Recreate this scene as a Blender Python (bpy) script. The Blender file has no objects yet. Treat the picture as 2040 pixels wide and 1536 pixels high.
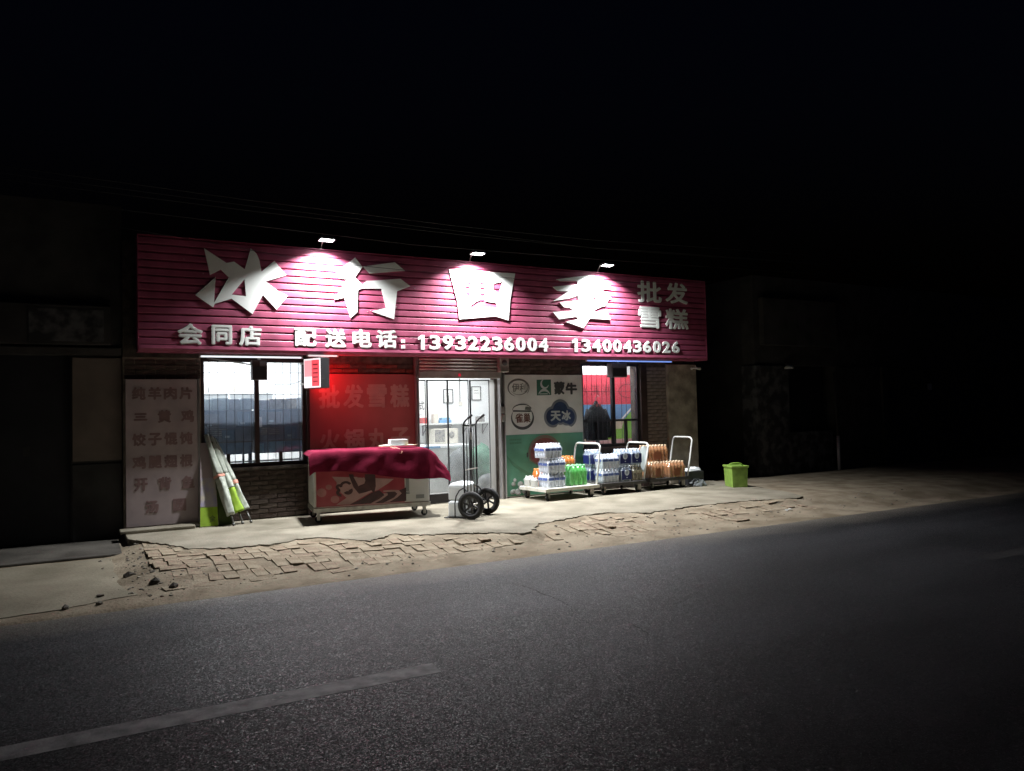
import bpy, bmesh, math, random
from mathutils import Vector, Matrix, noise, geometry
random.seed(7)
R = math.radians
scn = bpy.context.scene
COL = scn.collection

# ------------------------------------------------------------------ camera, night sky, exposure
cam = bpy.data.cameras.new('camera'); cam.sensor_width = 36; cam.lens = 27.07
cam.clip_start = 0.05; cam.clip_end = 2000
cam_o = bpy.data.objects.new('camera', cam); COL.objects.link(cam_o)
cam_o.matrix_world = Matrix(((0.871792, 0.003513, -0.489864, 0), (-0.489348, -0.040194, -0.871162, -11.0),
                             (-0.022750, 0.999186, -0.033322, 1.45), (0, 0, 0, 1)))
scn.camera = cam_o
w = bpy.data.worlds.new('World'); scn.world = w; w.use_nodes = True
nt = w.node_tree
sky = nt.nodes.new('ShaderNodeTexSky'); sky.sky_type = 'NISHITA'; sky.sun_disc = False
sky.sun_elevation = R(-4); sky.sun_rotation = R(200); sky.air_density = 1.0; sky.dust_density = 1.0
bg = nt.nodes['Background']; bg.inputs['Strength'].default_value = 0.08
tint = nt.nodes.new('ShaderNodeMix'); tint.data_type = 'RGBA'; tint.blend_type = 'MULTIPLY'; tint.inputs[0].default_value = 1; tint.inputs[7].default_value = (.45, .62, 1.25, 1)
nt.links.new(sky.outputs[0], tint.inputs[6]); nt.links.new(tint.outputs[2], bg.inputs[0])
scn.view_settings.view_transform = 'Standard'; scn.view_settings.look = 'None'
scn.view_settings.exposure = 0; scn.view_settings.gamma = 1; scn.view_settings.use_curve_mapping = False
cy = scn.cycles
cy.use_denoising = True; cy.max_bounces = 8; cy.transparent_max_bounces = 16; cy.sample_clamp_indirect = 6
cy.caustics_reflective = False; cy.caustics_refractive = False
FLOOD_W = 185.0      # each floodlight above the sign
ROOM_W = 42.0        # each fluorescent tube in the shop

# ------------------------------------------------------------------ materials
def mat(name, col, rough=.6, metal=0, var=0, vscale=6, bump=0, bscale=40, col2=None, spec=.5, emit=None, estr=0, coat=0, detail=6, lo=.35, hi=.65):
    m = bpy.data.materials.new(name); m.use_nodes = True
    n = m.node_tree.nodes; l = m.node_tree.links; b = n['Principled BSDF']
    b.inputs['Base Color'].default_value = (*col, 1); b.inputs['Roughness'].default_value = rough
    b.inputs['Metallic'].default_value = metal; b.inputs['Specular IOR Level'].default_value = spec
    b.inputs['Coat Weight'].default_value = coat
    tc = None
    if var or col2 or bump:
        tc = n.new('ShaderNodeTexCoord')
    if var or col2:
        t = n.new('ShaderNodeTexNoise'); t.inputs['Scale'].default_value = vscale; t.inputs['Detail'].default_value = detail
        l.new(tc.outputs['Object'], t.inputs['Vector'])
        r = n.new('ShaderNodeValToRGB'); r.color_ramp.elements[0].position = lo; r.color_ramp.elements[1].position = hi
        c2 = col2 if col2 else tuple(min(1, c*(1+var)) for c in col)
        c1 = col if col2 else tuple(c*(1-var) for c in col)
        r.color_ramp.elements[0].color = (*c1, 1); r.color_ramp.elements[1].color = (*c2, 1)
        l.new(t.outputs['Fac'], r.inputs[0]); l.new(r.outputs[0], b.inputs['Base Color'])
    if bump:
        t2 = n.new('ShaderNodeTexNoise'); t2.inputs['Scale'].default_value = bscale; t2.inputs['Detail'].default_value = 8
        l.new(tc.outputs['Object'], t2.inputs['Vector'])
        bp = n.new('ShaderNodeBump'); bp.inputs['Strength'].default_value = bump; bp.inputs['Distance'].default_value = .02
        l.new(t2.outputs['Fac'], bp.inputs['Height']); l.new(bp.outputs[0], b.inputs['Normal'])
    if emit:
        b.inputs['Emission Color'].default_value = (*emit, 1); b.inputs['Emission Strength'].default_value = estr
    return m

def film(name, tint, opacity=.35, rough=.25, gloss=.12):
    m = bpy.data.materials.new(name); m.use_nodes = True
    n = m.node_tree.nodes; l = m.node_tree.links; n.remove(n['Principled BSDF']); out = n['Material Output']
    tr = n.new('ShaderNodeBsdfTransparent'); df = n.new('ShaderNodeBsdfDiffuse'); tl = n.new('ShaderNodeBsdfTranslucent'); gl = n.new('ShaderNodeBsdfGlossy')
    df.inputs[0].default_value = (*tint, 1); tl.inputs[0].default_value = (*tint, 1); gl.inputs['Roughness'].default_value = rough
    a = n.new('ShaderNodeMixShader'); a.inputs[0].default_value = .5
    b = n.new('ShaderNodeMixShader'); b.inputs[0].default_value = opacity
    c = n.new('ShaderNodeMixShader'); c.inputs[0].default_value = gloss
    l.new(df.outputs[0], a.inputs[1]); l.new(tl.outputs[0], a.inputs[2])
    l.new(tr.outputs[0], b.inputs[1]); l.new(a.outputs[0], b.inputs[2])
    l.new(b.outputs[0], c.inputs[1]); l.new(gl.outputs[0], c.inputs[2]); l.new(c.outputs[0], out.inputs[0])
    return m

def asphalt():
    m = mat('asphalt', (.05, .05, .052), .55, spec=.32)
    n = m.node_tree.nodes; l = m.node_tree.links; b = n['Principled BSDF']
    def node(t, **kw):
        q = n.new(t)
        for k, v in kw.items(): setattr(q, k, v)
        return q
    def tex(scale, detail=6, sc=None):
        t = node('ShaderNodeTexNoise'); t.inputs['Scale'].default_value = scale; t.inputs['Detail'].default_value = detail
        if sc:
            mp = node('ShaderNodeMapping'); mp.inputs['Scale'].default_value = sc; l.new(tc.outputs['Object'], mp.inputs[0]); l.new(mp.outputs[0], t.inputs['Vector'])
        else: l.new(tc.outputs['Object'], t.inputs['Vector'])
        return t
    def rng(src, a0, a1, b0, b1):
        r = node('ShaderNodeMapRange'); l.new(src, r.inputs[0])
        for k, v in zip(('From Min', 'From Max', 'To Min', 'To Max'), (a0, a1, b0, b1)): r.inputs[k].default_value = v
        return r.outputs[0]
    def mul(x, y):
        q = node('ShaderNodeMath', operation='MULTIPLY'); l.new(x, q.inputs[0]); l.new(y, q.inputs[1]); return q.outputs[0]
    tc = node('ShaderNodeTexCoord')
    ch = node('ShaderNodeTexVoronoi'); ch.inputs['Scale'].default_value = 150; l.new(tc.outputs['Object'], ch.inputs['Vector'])
    sep = node('ShaderNodeSeparateColor'); l.new(ch.outputs['Color'], sep.inputs[0])
    patch = tex(1.1, 7, (.22, 1, 1)); blot = tex(.35, 5); fine = tex(38, 4)
    v = mul(mul(mul(rng(patch.outputs['Fac'], .33, .67, .55, 1.4), rng(blot.outputs['Fac'], .38, .62, .7, 1.2)), rng(sep.outputs[0], 0, 1, .55, 1.45)), rng(fine.outputs['Fac'], .3, .7, .85, 1.15))
    # worn wheel tracks run along the road; the verge side is dusty, paled further to mimic lamp falloff
    xyz = node('ShaderNodeSeparateXYZ'); l.new(tc.outputs['Object'], xyz.inputs[0])
    col = node('ShaderNodeMix', data_type='RGBA', blend_type='MULTIPLY'); col.inputs[0].default_value = 1; col.inputs[6].default_value = (.030, .0308, .0345, 1); l.new(v, col.inputs[7])
    wob = tex(1.6, 6, (.6, 1, 1)); ad = node('ShaderNodeMath', operation='MULTIPLY_ADD'); l.new(wob.outputs['Fac'], ad.inputs[0]); ad.inputs[1].default_value = .9; l.new(xyz.outputs[1], ad.inputs[2])
    dust_glow = node('ShaderNodeMix', data_type='RGBA'); l.new(rng(ad.outputs[0], -3.85, -3.0, 0, .85), dust_glow.inputs[0]); l.new(col.outputs[2], dust_glow.inputs[6]); dust_glow.inputs[7].default_value = (.165, .148, .12, 1)
    l.new(dust_glow.outputs[2], b.inputs['Base Color'])
    # stone chips: every chip has its own facing and a few are polished enough to glint
    sb = node('ShaderNodeVectorMath', operation='SUBTRACT'); sb.inputs[1].default_value = (.5, .5, .5); l.new(ch.outputs['Color'], sb.inputs[0])
    sc = node('ShaderNodeVectorMath', operation='MULTIPLY'); sc.inputs[1].default_value = (.40, .40, .05); l.new(sb.outputs[0], sc.inputs[0])
    ge = node('ShaderNodeNewGeometry'); av = node('ShaderNodeVectorMath', operation='ADD'); l.new(sc.outputs[0], av.inputs[0]); l.new(ge.outputs['Normal'], av.inputs[1])
    nm = node('ShaderNodeVectorMath', operation='NORMALIZE'); l.new(av.outputs[0], nm.inputs[0]); l.new(nm.outputs[0], b.inputs['Normal'])
    l.new(rng(sep.outputs[2], .6, 1, .75, .36), b.inputs['Roughness'])
    return m

M = dict(
 asphalt=asphalt(),
 dirt=mat('dirt', (.19, .152, .104), .95, col2=(.33, .28, .205), vscale=2.6, bump=.6, bscale=28, spec=.15),
 ground=mat('ground', (.07, .06, .045), .95, var=.4, vscale=.7, bump=.4, bscale=12, spec=.1),
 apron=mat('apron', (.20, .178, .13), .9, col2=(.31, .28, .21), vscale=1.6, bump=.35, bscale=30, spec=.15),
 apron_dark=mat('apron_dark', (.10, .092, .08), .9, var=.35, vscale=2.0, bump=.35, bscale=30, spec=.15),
 slab=mat('slab', (.145, .129, .094), .85, col2=(.262, .237, .184), vscale=2.1, bump=.35, bscale=35, spec=.2, detail=12, lo=.28, hi=.62),
 slab_edge=mat('slab_edge', (.21, .185, .15), .9, var=.4, vscale=8, bump=.5, bscale=25),
 paver=mat('paver', (.24, .19, .13), .92, col2=(.38, .32, .235), vscale=7, bump=.5, bscale=45, spec=.15),
 paver_b=mat('paver_b', (.22, .165, .12), .92, col2=(.37, .30, .215), vscale=9, bump=.5, bscale=45, spec=.15),
 stone=mat('stone', (.085, .072, .058), .9, var=.5, vscale=4, bump=.5, bscale=20),
 crack=mat('crack', (.012, .012, .012), .95),
 line_dim=mat('line_dim', (.042, .042, .043), .75, var=.4, vscale=14, bump=.08, bscale=90),  # lane paint darkened in colour for the weaker light at the right
 line_paint=mat('line_paint', (.25, .245, .24), .7, var=.45, vscale=9, bump=.08, bscale=90),
 sign=mat('sign', (.35, .070, .135), .5, var=.2, vscale=4.5, spec=.5),
 sign_dark=mat('sign_dark', (.10, .02, .035), .5, var=.2, vscale=5),
 letter=mat('letter', (.90, .93, .89), .45, var=.03, vscale=3),
 mortar=mat('mortar', (.085, .072, .062), .95, var=.4, vscale=9, bump=.5, bscale=40, spec=.1),
 plaster=mat('plaster', (.46, .40, .32), .95, col2=(.23, .20, .165), vscale=4.5, bump=.5, bscale=30, spec=.1),
 wbrick=mat('wall_brick', (.082, .062, .054), .92, var=.3, vscale=11, bump=.5, bscale=50, spec=.15),
 wbrick_b=mat('wall_brick_b', (.10, .08, .068), .92, var=.3, vscale=9, bump=.5, bscale=50, spec=.15),
 wbrick_c=mat('wall_brick_c', (.25, .205, .18), .92, var=.25, vscale=9, bump=.5, bscale=50, spec=.15),
 wbrick_redlit=mat('wall_brick_redlit', (.16, .05, .04), .92, var=.3, vscale=9, bump=.5, bscale=50, spec=.15),  # redder brick copy: the light box's red glow put into its colour
 white_wall=mat('white_wall', (.76, .77, .77), .8, var=.03, vscale=2),
 beige=mat('beige', (.58, .54, .46), .7, var=.06, vscale=1.2),
 tilefloor=mat('tile_floor', (.45, .44, .42), .35, var=.1, vscale=3),
 frame_dark=mat('frame_dark', (.035, .032, .036), .45, metal=.3),
 frame_brown=mat('frame_brown', (.045, .026, .022), .55, var=.3, vscale=5),
 alu=mat('aluminium', (.42, .41, .41), .38, metal=.7, var=.12, vscale=4),
 shutter=mat('shutter', (.42, .38, .36), .5, metal=.3, var=.18, vscale=5),
 glass=film('glass', (.8, .87, .95), .035, .03, .05), haze_glass=film('haze_glass', (.62, .76, .98), .11, .05, .05),  # bluish flare haze over the left window put into its pane colour
 door_glass=film('door_glass', (.86, .87, .88), .13, .15, .03), curtain=film('curtain', (.88, .87, .86), .85, .3, .02),
 banner=mat('banner', (.36, .075, .078), .65, var=.08, vscale=2.5, bump=.1, bscale=6),
 banner_text=mat('banner_text', (.46, .21, .20), .5, var=.1, vscale=6),
 poster=mat('poster', (.64, .62, .59), .5, var=.12, vscale=2.2),
 poster_green=mat('poster_green', (.09, .27, .175), .5, var=.2, vscale=2.0),
 print_dark=mat('print_dark', (.055, .055, .055), .6),
 print_grey=mat('print_grey', (.15, .14, .13), .6),
 print_pale=mat('print_pale', (.45, .47, .46), .6),
 print_green=mat('print_green', (.03, .11, .07), .6),
 print_blue=mat('print_blue', (.025, .045, .11), .5, var=.3, vscale=5),
 print_bluegrey=mat('print_bluegrey', (.17, .18, .20), .6),
 print_brown=mat('print_brown', (.13, .06, .045), .6),
 melon=mat('melon', (.20, .06, .055), .6, var=.2, vscale=12),
 melon_rind=mat('melon_rind', (.16, .13, .10), .6),
 melon_leaf=mat('melon_leaf', (.07, .20, .12), .6),
 menu=mat('menu', (.42, .345, .355), .7, var=.12, vscale=3),
 menu_text=mat('menu_text', (.26, .165, .165), .7, var=.1, vscale=8),
 white_metal=mat('white_metal', (.66, .67, .65), .35, var=.08, vscale=12),
 deck=mat('deck', (.62, .61, .54), .45, col2=(.40, .38, .32), vscale=7, lo=.5, hi=.75),
 deck_dark=mat('deck_dark', (.05, .047, .045), .6, var=.3, vscale=6),
 steel=mat('steel', (.40, .38, .34), .4, metal=.7, var=.2, vscale=12),
 rubber=mat('rubber', (.018, .018, .018), .75, var=.3, vscale=20),
 black_paint=mat('black_paint', (.012, .012, .013), .3, spec=.5),
 black_plastic=mat('black_plastic', (.03, .03, .033), .5),
 grey_plastic=mat('grey_plastic', (.14, .135, .14), .5),
 freezer_white=mat('freezer_white', (.52, .50, .45), .4, var=.06, vscale=4),
 freezer_red=mat('freezer_red', (.25, .022, .032), .35, col2=(.36, .06, .07), vscale=2.5),
 freezer_grey=mat('freezer_grey', (.20, .20, .18), .5),
 cream=mat('cream', (.37, .21, .19), .45, var=.12, vscale=6),
 choc=mat('chocolate', (.055, .018, .018), .4, var=.3, vscale=8),
 rose=mat('rose', (.34, .13, .12), .45, var=.15, vscale=9),
 blanket=mat('blanket', (.145, .012, .031), .95, var=.25, vscale=5, bump=.2, bscale=60, spec=.05),
 card=mat('cardboard', (.52, .40, .26), .85, var=.15, vscale=6),
 paper=mat('paper', (.75, .75, .72), .8, var=.04, vscale=6),
 foam=mat('foam', (.86, .90, .92), .65, var=.04, vscale=5, bump=.1, bscale=60),
 strap=mat('strap', (.70, .32, .24), .7),
 green_basket=mat('green_basket', (.235, .385, .07), .5, var=.2, vscale=9, bump=.1, bscale=20),
 lime=mat('lime', (.28, .45, .03), .75, var=.12, vscale=9),
 cloth_white=mat('cloth_white', (.46, .50, .43), .85, col2=(.30, .33, .28), vscale=16),
 cloth_green=mat('cloth_green', (.055, .085, .02), .85, var=.2, vscale=5),
 picture=mat('picture', (.52, .47, .35), .7, col2=(.36, .33, .50), vscale=7),
 pole_grey=mat('pole_grey', (.16, .16, .15), .5, metal=.3),
 cable=mat('cable', (.02, .02, .022), .5),
 tube_glass=mat('tube_glass', (.8, .8, .8), .3, emit=(.85, .92, 1), estr=1.1),
 tube_pink=mat('tube_pink', (.8, .7, .7), .3, emit=(1, .8, .82), estr=.9),
 tube_blue=mat('tube_blue', (.3, .4, .8), .3, emit=(.22, .38, 1), estr=.85),
 lens=mat('lens', (.9, .9, .9), .3, emit=(.93, .96, 1), estr=30),
 room_tube=mat('room_tube', (.9, .9, .9), .3, emit=(.92, .97, 1), estr=12),
 box_red=mat('box_red', (.5, .03, .04), .4, emit=(1, .09, .12), estr=1.0),
 box_red_far=mat('box_red_far', (.5, .03, .04), .4, emit=(1, .02, .035), estr=16),
 box_white=mat('box_white', (.8, .8, .8), .4, emit=(1, .93, .95), estr=1.1),
 box_pink=mat('box_pink', (.8, .4, .4), .4, emit=(1, .34, .38), estr=1.0),
 led_red=mat('led_red', (.6, .02, .05), .4, emit=(1, .03, .08), estr=.5),
 cooler=mat('cooler', (.075, .095, .13), .5, var=.45, vscale=6),
 cooler_blue=mat('cooler_blue', (.045, .105, .18), .5, var=.3, vscale=5),
 cyan_box=mat('cyan_box', (.18, .40, .55), .6),
 pale_box=mat('pale_box', (.42, .52, .56), .6, var=.15, vscale=9), grey_box=mat('grey_box', (.30, .33, .36), .6, var=.2, vscale=9), tan_box=mat('tan_box', (.30, .27, .22), .6, var=.25, vscale=12),
 goods=mat('goods', (.30, .28, .24), .7, col2=(.12, .12, .13), vscale=25),
 goods_red=mat('goods_red', (.5, .05, .05), .6),
 goods_blue=mat('goods_blue', (.10, .30, .55), .6),
 bag_green=mat('bag_green', (.07, .20, .13), .6, var=.25, vscale=5, bump=.3, bscale=9),
 bag_grey=mat('bag_grey', (.15, .165, .17), .6, var=.25, vscale=5, bump=.3, bscale=9),
 ban_red=mat('ban_red', (.62, .035, .065), .6, var=.06, vscale=4),
 ban_text=mat('ban_text', (.26, .012, .025), .6),
 ban_blue=mat('ban_blue', (.12, .27, .50), .6, var=.1, vscale=3),
 ban_green=mat('ban_green', (.20, .46, .06), .6, var=.12, vscale=5),
 ban_tan=mat('ban_tan', (.52, .44, .33), .6, var=.12, vscale=6),
 ban_pink=mat('ban_pink', (.60, .38, .38), .6, var=.1, vscale=6),
 coat=mat('coat', (.012, .012, .017), .8, var=.4, vscale=6, bump=.4, bscale=14),
 nb_wall=mat('neighbour_wall', (.055, .052, .05), .9, var=.3, vscale=3, bump=.4, bscale=20),
 nb_beige=mat('neighbour_beige', (.19, .155, .13), .85, var=.15, vscale=2.5),
 nb_dark=mat('neighbour_dark', (.045, .043, .042), .8, var=.3, vscale=2.5),
 nb_door=mat('neighbour_door', (.02, .02, .024), .6, var=.3, vscale=3),
 nb_mottle=mat('neighbour_mottle', (.03, .03, .033), .9, col2=(.12, .12, .125), vscale=5, lo=.45, hi=.62),
 nb_white=mat('neighbour_white', (.62, .62, .60), .6),
)
PACKS = dict(
 water=dict(body=mat('water_bottle', (.70, .76, .84), .18, var=.08, vscale=30), cap=mat('water_cap', (.78, .83, .90), .4), film=film('water_film', (.84, .88, .95), .26, .2, .10), band=mat('water_band', (.07, .12, .36), .5, col2=(.45, .5, .66), vscale=32, lo=.6, hi=.66)),
 green=dict(body=mat('green_bottle', (.10, .55, .10), .15, col2=(.16, .70, .16), vscale=14), cap=mat('green_cap', (.25, .70, .32), .4), film=film('green_film', (.35, .80, .40), .25, .2, .12), band=mat('green_band', (.16, .58, .16), .5)),
 orange=dict(body=mat('orange_bottle', (.78, .24, .03), .2, var=.12, vscale=14), cap=mat('orange_cap', (.78, .27, .05), .4), film=film('orange_film', (.85, .40, .15), .25, .2, .1), band=mat('orange_band', (.62, .12, .05), .5)),
 cola=dict(body=mat('cola_bottle', (.10, .045, .04), .2, var=.3, vscale=14), cap=mat('cola_cap', (.55, .12, .12), .4), film=film('cola_film', (.65, .35, .35), .25, .2, .1), band=mat('cola_band', (.35, .07, .08), .5)),
 blue=dict(body=mat('blue_bottle', (.42, .50, .60), .18, var=.2, vscale=30), cap=mat('blue_cap', (.66, .73, .84), .4), film=film('blue_film', (.62, .70, .82), .30, .2, .12), band=mat('blue_band', (.018, .028, .15), .4)),
 peach=dict(body=mat('peach_bottle', (.46, .20, .085), .18, col2=(.60, .30, .14), vscale=14), cap=mat('peach_cap', (.74, .55, .36), .4), film=film('peach_film', (.82, .58, .38), .28, .2, .12), band=mat('peach_band', (.28, .10, .05), .4)),
 tea=dict(body=mat('tea_bottle', (.20, .16, .09), .18, var=.2, vscale=14), cap=mat('tea_cap', (.52, .50, .42), .4), film=film('tea_film', (.62, .62, .55), .25, .2, .12), band=mat('tea_band', (.42, .40, .30), .5)),
 milk=dict(body=mat('milk_bottle', (.66, .67, .64), .4, var=.06, vscale=14), cap=mat('milk_cap', (.72, .73, .70), .4), film=film('milk_film', (.80, .81, .78), .45, .25, .08), band=mat('milk_band', (.33, .34, .33), .5)),
)

# ------------------------------------------------------------------ mesh helpers
class MB:
    def __init__(s): s.v = []; s.f = []; s.m = []; s.mi = 0
    def add(s, vs, fs):
        k = len(s.v); s.v += [Vector(p) for p in vs]
        for f in fs: s.f.append([i+k for i in f]); s.m.append(s.mi)
        return s
    def box(s, x0, x1, y0, y1, z0, z1):
        return s.add([(x0,y0,z0),(x1,y0,z0),(x1,y1,z0),(x0,y1,z0),(x0,y0,z1),(x1,y0,z1),(x1,y1,z1),(x0,y1,z1)],
                     [(3,2,1,0),(4,5,6,7),(0,1,5,4),(1,2,6,5),(2,3,7,6),(3,0,4,7)])
    def frustum(s, x0, x1, y0, y1, z0, z1, ix, iy):
        return s.add([(x0,y0,z0),(x1,y0,z0),(x1,y1,z0),(x0,y1,z0),(x0+ix,y0+iy,z1),(x1-ix,y0+iy,z1),(x1-ix,y1-iy,z1),(x0+ix,y1-iy,z1)],
                     [(3,2,1,0),(4,5,6,7),(0,1,5,4),(1,2,6,5),(2,3,7,6),(3,0,4,7)])
    def tube(s, path, r, seg=8, cap=True):
        P = [Vector(p) for p in path]; n = len(P); rs = r if isinstance(r, (list, tuple)) else [r]*n
        k = len(s.v); up = None
        for i, p in enumerate(P):
            d = (P[min(i+1, n-1)] - P[max(i-1, 0)]).normalized()
            if up is None:
                up = Vector((0,0,1)) if abs(d.z) < .9 else Vector((1,0,0))
            a = d.cross(up).normalized(); b = a.cross(d).normalized(); up = b
            for j in range(seg):
                t = 2*math.pi*j/seg; s.v.append(p + (a*math.cos(t) + b*math.sin(t))*rs[i])
        for i in range(n-1):
            for j in range(seg):
                j2 = (j+1) % seg
                s.f.append([k+i*seg+j2, k+i*seg+j, k+(i+1)*seg+j, k+(i+1)*seg+j2]); s.m.append(s.mi)
        if cap:
            s.f.append([k+j for j in range(seg)]); s.m.append(s.mi)
            s.f.append([k+(n-1)*seg+j for j in reversed(range(seg))]); s.m.append(s.mi)
        return s
    def lathe(s, prof, seg=12, o=(0,0,0), axis=(0,0,1), mis=None):
        o = Vector(o); ax = Vector(axis).normalized()
        u = ax.cross(Vector((0,0,1)) if abs(ax.z) < .9 else Vector((1,0,0))).normalized(); w_ = ax.cross(u)
        k = len(s.v); n = len(prof)
        for (r, h) in prof:
            for j in range(seg):
                t = 2*math.pi*j/seg; s.v.append(o + ax*h + (u*math.cos(t)+w_*math.sin(t))*r)
        for i in range(n-1):
            for j in range(seg):
                j2 = (j+1) % seg
                s.f.append([k+i*seg+j, k+i*seg+j2, k+(i+1)*seg+j2, k+(i+1)*seg+j]); s.m.append(mis[i] if mis else s.mi)
        s.f.append([k+j for j in reversed(range(seg))]); s.m.append(mis[0] if mis else s.mi)
        s.f.append([k+(n-1)*seg+j for j in range(seg)]); s.m.append(mis[-1] if mis else s.mi)
        return s
    def plate(s, poly, y0, y1, holes=()):
        """an upright plate from a polygon in (x, z), front face at y0, back at y1 (y0 < y1)"""
        loops = [list(poly)] + [list(h) for h in holes]
        flat = [p for lp in loops for p in lp]
        tris = geometry.tessellate_polygon([[Vector((p[0], p[1], 0)) for p in lp] for lp in loops])
        n = len(flat); vs = [(p[0], y0, p[1]) for p in flat] + [(p[0], y1, p[1]) for p in flat]; fs = []
        for t in tris:
            a, b, c = (flat[i] for i in t)
            t = tuple(t) if (b[0]-a[0])*(c[1]-a[1])-(b[1]-a[1])*(c[0]-a[0]) > 0 else (t[0], t[2], t[1])
            fs.append(t); fs.append((t[2]+n, t[1]+n, t[0]+n))
        k = 0
        for lp in loops:
            m_ = len(lp)
            for i in range(m_):
                j = (i+1) % m_; fs.append((k+j, k+i, k+i+n, k+j+n))
            k += m_
        return s.add(vs, fs)
    def slabp(s, poly, z0, z1):
        """a flat slab from a polygon in (x, y)"""
        tris = geometry.tessellate_polygon([[Vector((p[0], p[1], 0)) for p in poly]]); n = len(poly)
        vs = [(p[0], p[1], z1) for p in poly] + [(p[0], p[1], z0) for p in poly]; fs = []
        for t in tris:
            a, b, c = (poly[i] for i in t)
            t = tuple(t) if (b[0]-a[0])*(c[1]-a[1])-(b[1]-a[1])*(c[0]-a[0]) > 0 else (t[0], t[2], t[1])
            fs.append(t); fs.append((t[2]+n, t[1]+n, t[0]+n))
        for i in range(n):
            j = (i+1) % n; fs.append((i, i+n, j+n, j))
        return s.add(vs, fs)
    def xf(s, mtx):
        s.v = [mtx @ p for p in s.v]; return s
    def mesh(s, name, mats, smooth=False, recalc=True):
        me = bpy.data.meshes.new(name); me.from_pydata([tuple(p) for p in s.v], [], s.f)
        for m_ in (mats if isinstance(mats, (list, tuple)) else [mats]): me.materials.append(M[m_] if isinstance(m_, str) else m_)
        me.polygons.foreach_set('material_index', s.m)
        if recalc:
            bm = bmesh.new(); bm.from_mesh(me); bmesh.ops.recalc_face_normals(bm, faces=bm.faces); bm.to_mesh(me); bm.free()
        if smooth: me.polygons.foreach_set('use_smooth', [True]*len(me.polygons))
        me.update(); return me

def link(name, data, parent=None, loc=(0,0,0), rot=(0,0,0)):
    o = bpy.data.objects.new(name, data); COL.objects.link(o)
    o.location = loc; o.rotation_euler = rot
    if parent is not None: o.parent = parent
    return o

def part(name, mb, mats, parent=None, smooth=False, bev=0, world=False, label=None, recalc=True):
    """one mesh object; world=True: the coordinates are world ones, the (unrotated) parents are subtracted"""
    if world and parent is not None:
        off = Vector((0,0,0)); p = parent
        while p is not None: off += Vector(p.location); p = p.parent
        mb.xf(Matrix.Translation(-off))
    o = link(name, mb.mesh(name, mats, smooth, recalc), parent)
    if bev:
        b = o.modifiers.new('bevel', 'BEVEL'); b.width = bev; b.segments = 2; b.limit_method = 'ANGLE'; b.angle_limit = R(40)
    if label: o['label'] = label
    return o

def tag(o, label, cat, group=None):
    o['label'] = label; o['category'] = cat
    if group: o['group'] = group
    return o

def thing(name, label, cat, loc=(0,0,0), rz=0, group=None):
    return tag(link(name, None, None, loc, (0,0,rz)), label, cat, group)

def struct(o): o['kind'] = 'structure'; return o

def B(*a): return MB().box(*a)

GL = {}
def glyph(ch, off):
    """outline mesh of one character in the default typeface, fitted to a unit box"""
    if (ch, off) in GL: return GL[(ch, off)]
    cu = bpy.data.curves.new('glyph', 'FONT'); cu.body = ch; cu.size = 1; cu.extrude = .5; cu.resolution_u = 3; cu.offset = off
    o = bpy.data.objects.new('glyph', cu); COL.objects.link(o)
    dg = bpy.context.evaluated_depsgraph_get(); me = o.evaluated_get(dg).to_mesh()
    vs = [v.co.copy() for v in me.vertices]; fs = [list(p.vertices) for p in me.polygons]
    o.evaluated_get(dg).to_mesh_clear(); bpy.data.objects.remove(o); bpy.data.curves.remove(cu)
    x0 = min(v.x for v in vs); x1 = max(v.x for v in vs); y0 = min(v.y for v in vs); y1 = max(v.y for v in vs)
    vs = [Vector(((v.x-x0)/(x1-x0), (v.y-y0)/(y1-y0), v.z)) for v in vs]
    GL[(ch, off)] = (vs, fs); return GL[(ch, off)]

def put(mb, ch, x0, x1, z0, z1, yf, yb, off=.0, bold=0):
    """one upright character filling the box, front at yf, back at yb; bold: stroke gain in metres, laid as stepped copies"""
    if ch == '1':
        q = [(.0,.70),(.42,1),(1,1),(1,0),(.48,0),(.48,.72),(.0,.80)]; q = [(.0,.66),(.0,.84),(.30,.90),(.52,1),(1,1),(1,0),(.46,0),(.46,.72)]
        return mb.plate([(x0+(x1-x0)*a, z0+(z1-z0)*b) for a, b in q][::-1], yf, yb)
    vs, fs = glyph(ch, off)
    if bold:
        d = bold; x0 += d; x1 -= d; z0 += d; z1 -= d
        for k, (ax, az) in enumerate(((d,0),(-d,0),(0,d),(0,-d),(d*.7,d*.7),(-d*.7,-d*.7),(d*.7,-d*.7),(-d*.7,d*.7))):
            y_ = yf+.0005*(k+1); mb.add([(ax+x0+(x1-x0)*v.x, yb+(y_-yb)*(v.z+.5), az+z0+(z1-z0)*v.y) for v in vs], fs)
    return mb.add([(x0+(x1-x0)*v.x, yb+(yf-yb)*(v.z+.5), z0+(z1-z0)*v.y) for v in vs], fs)

def ellipse(cx, cz, rx, rz, n=28, a0=0, a1=360):
    return [(cx+rx*math.cos(R(a0+(a1-a0)*i/n)), cz+rz*math.sin(R(a0+(a1-a0)*i/n))) for i in range(n if a1-a0 == 360 else n+1)]

def arcband(cx, cz, rx, rz, wd, a0, a1, n=24, taper=True):
    o, i_ = [], []
    for k in range(n+1):
        t = k/n; a = R(a0+(a1-a0)*t); w_ = wd*(math.sin(math.pi*t)*.85+.15 if taper else 1)
        o.append((cx+rx*math.cos(a), cz+rz*math.sin(a))); i_.append((cx+(rx-w_)*math.cos(a), cz+(rz-w_)*math.sin(a)))
    return o + i_[::-1]

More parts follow.
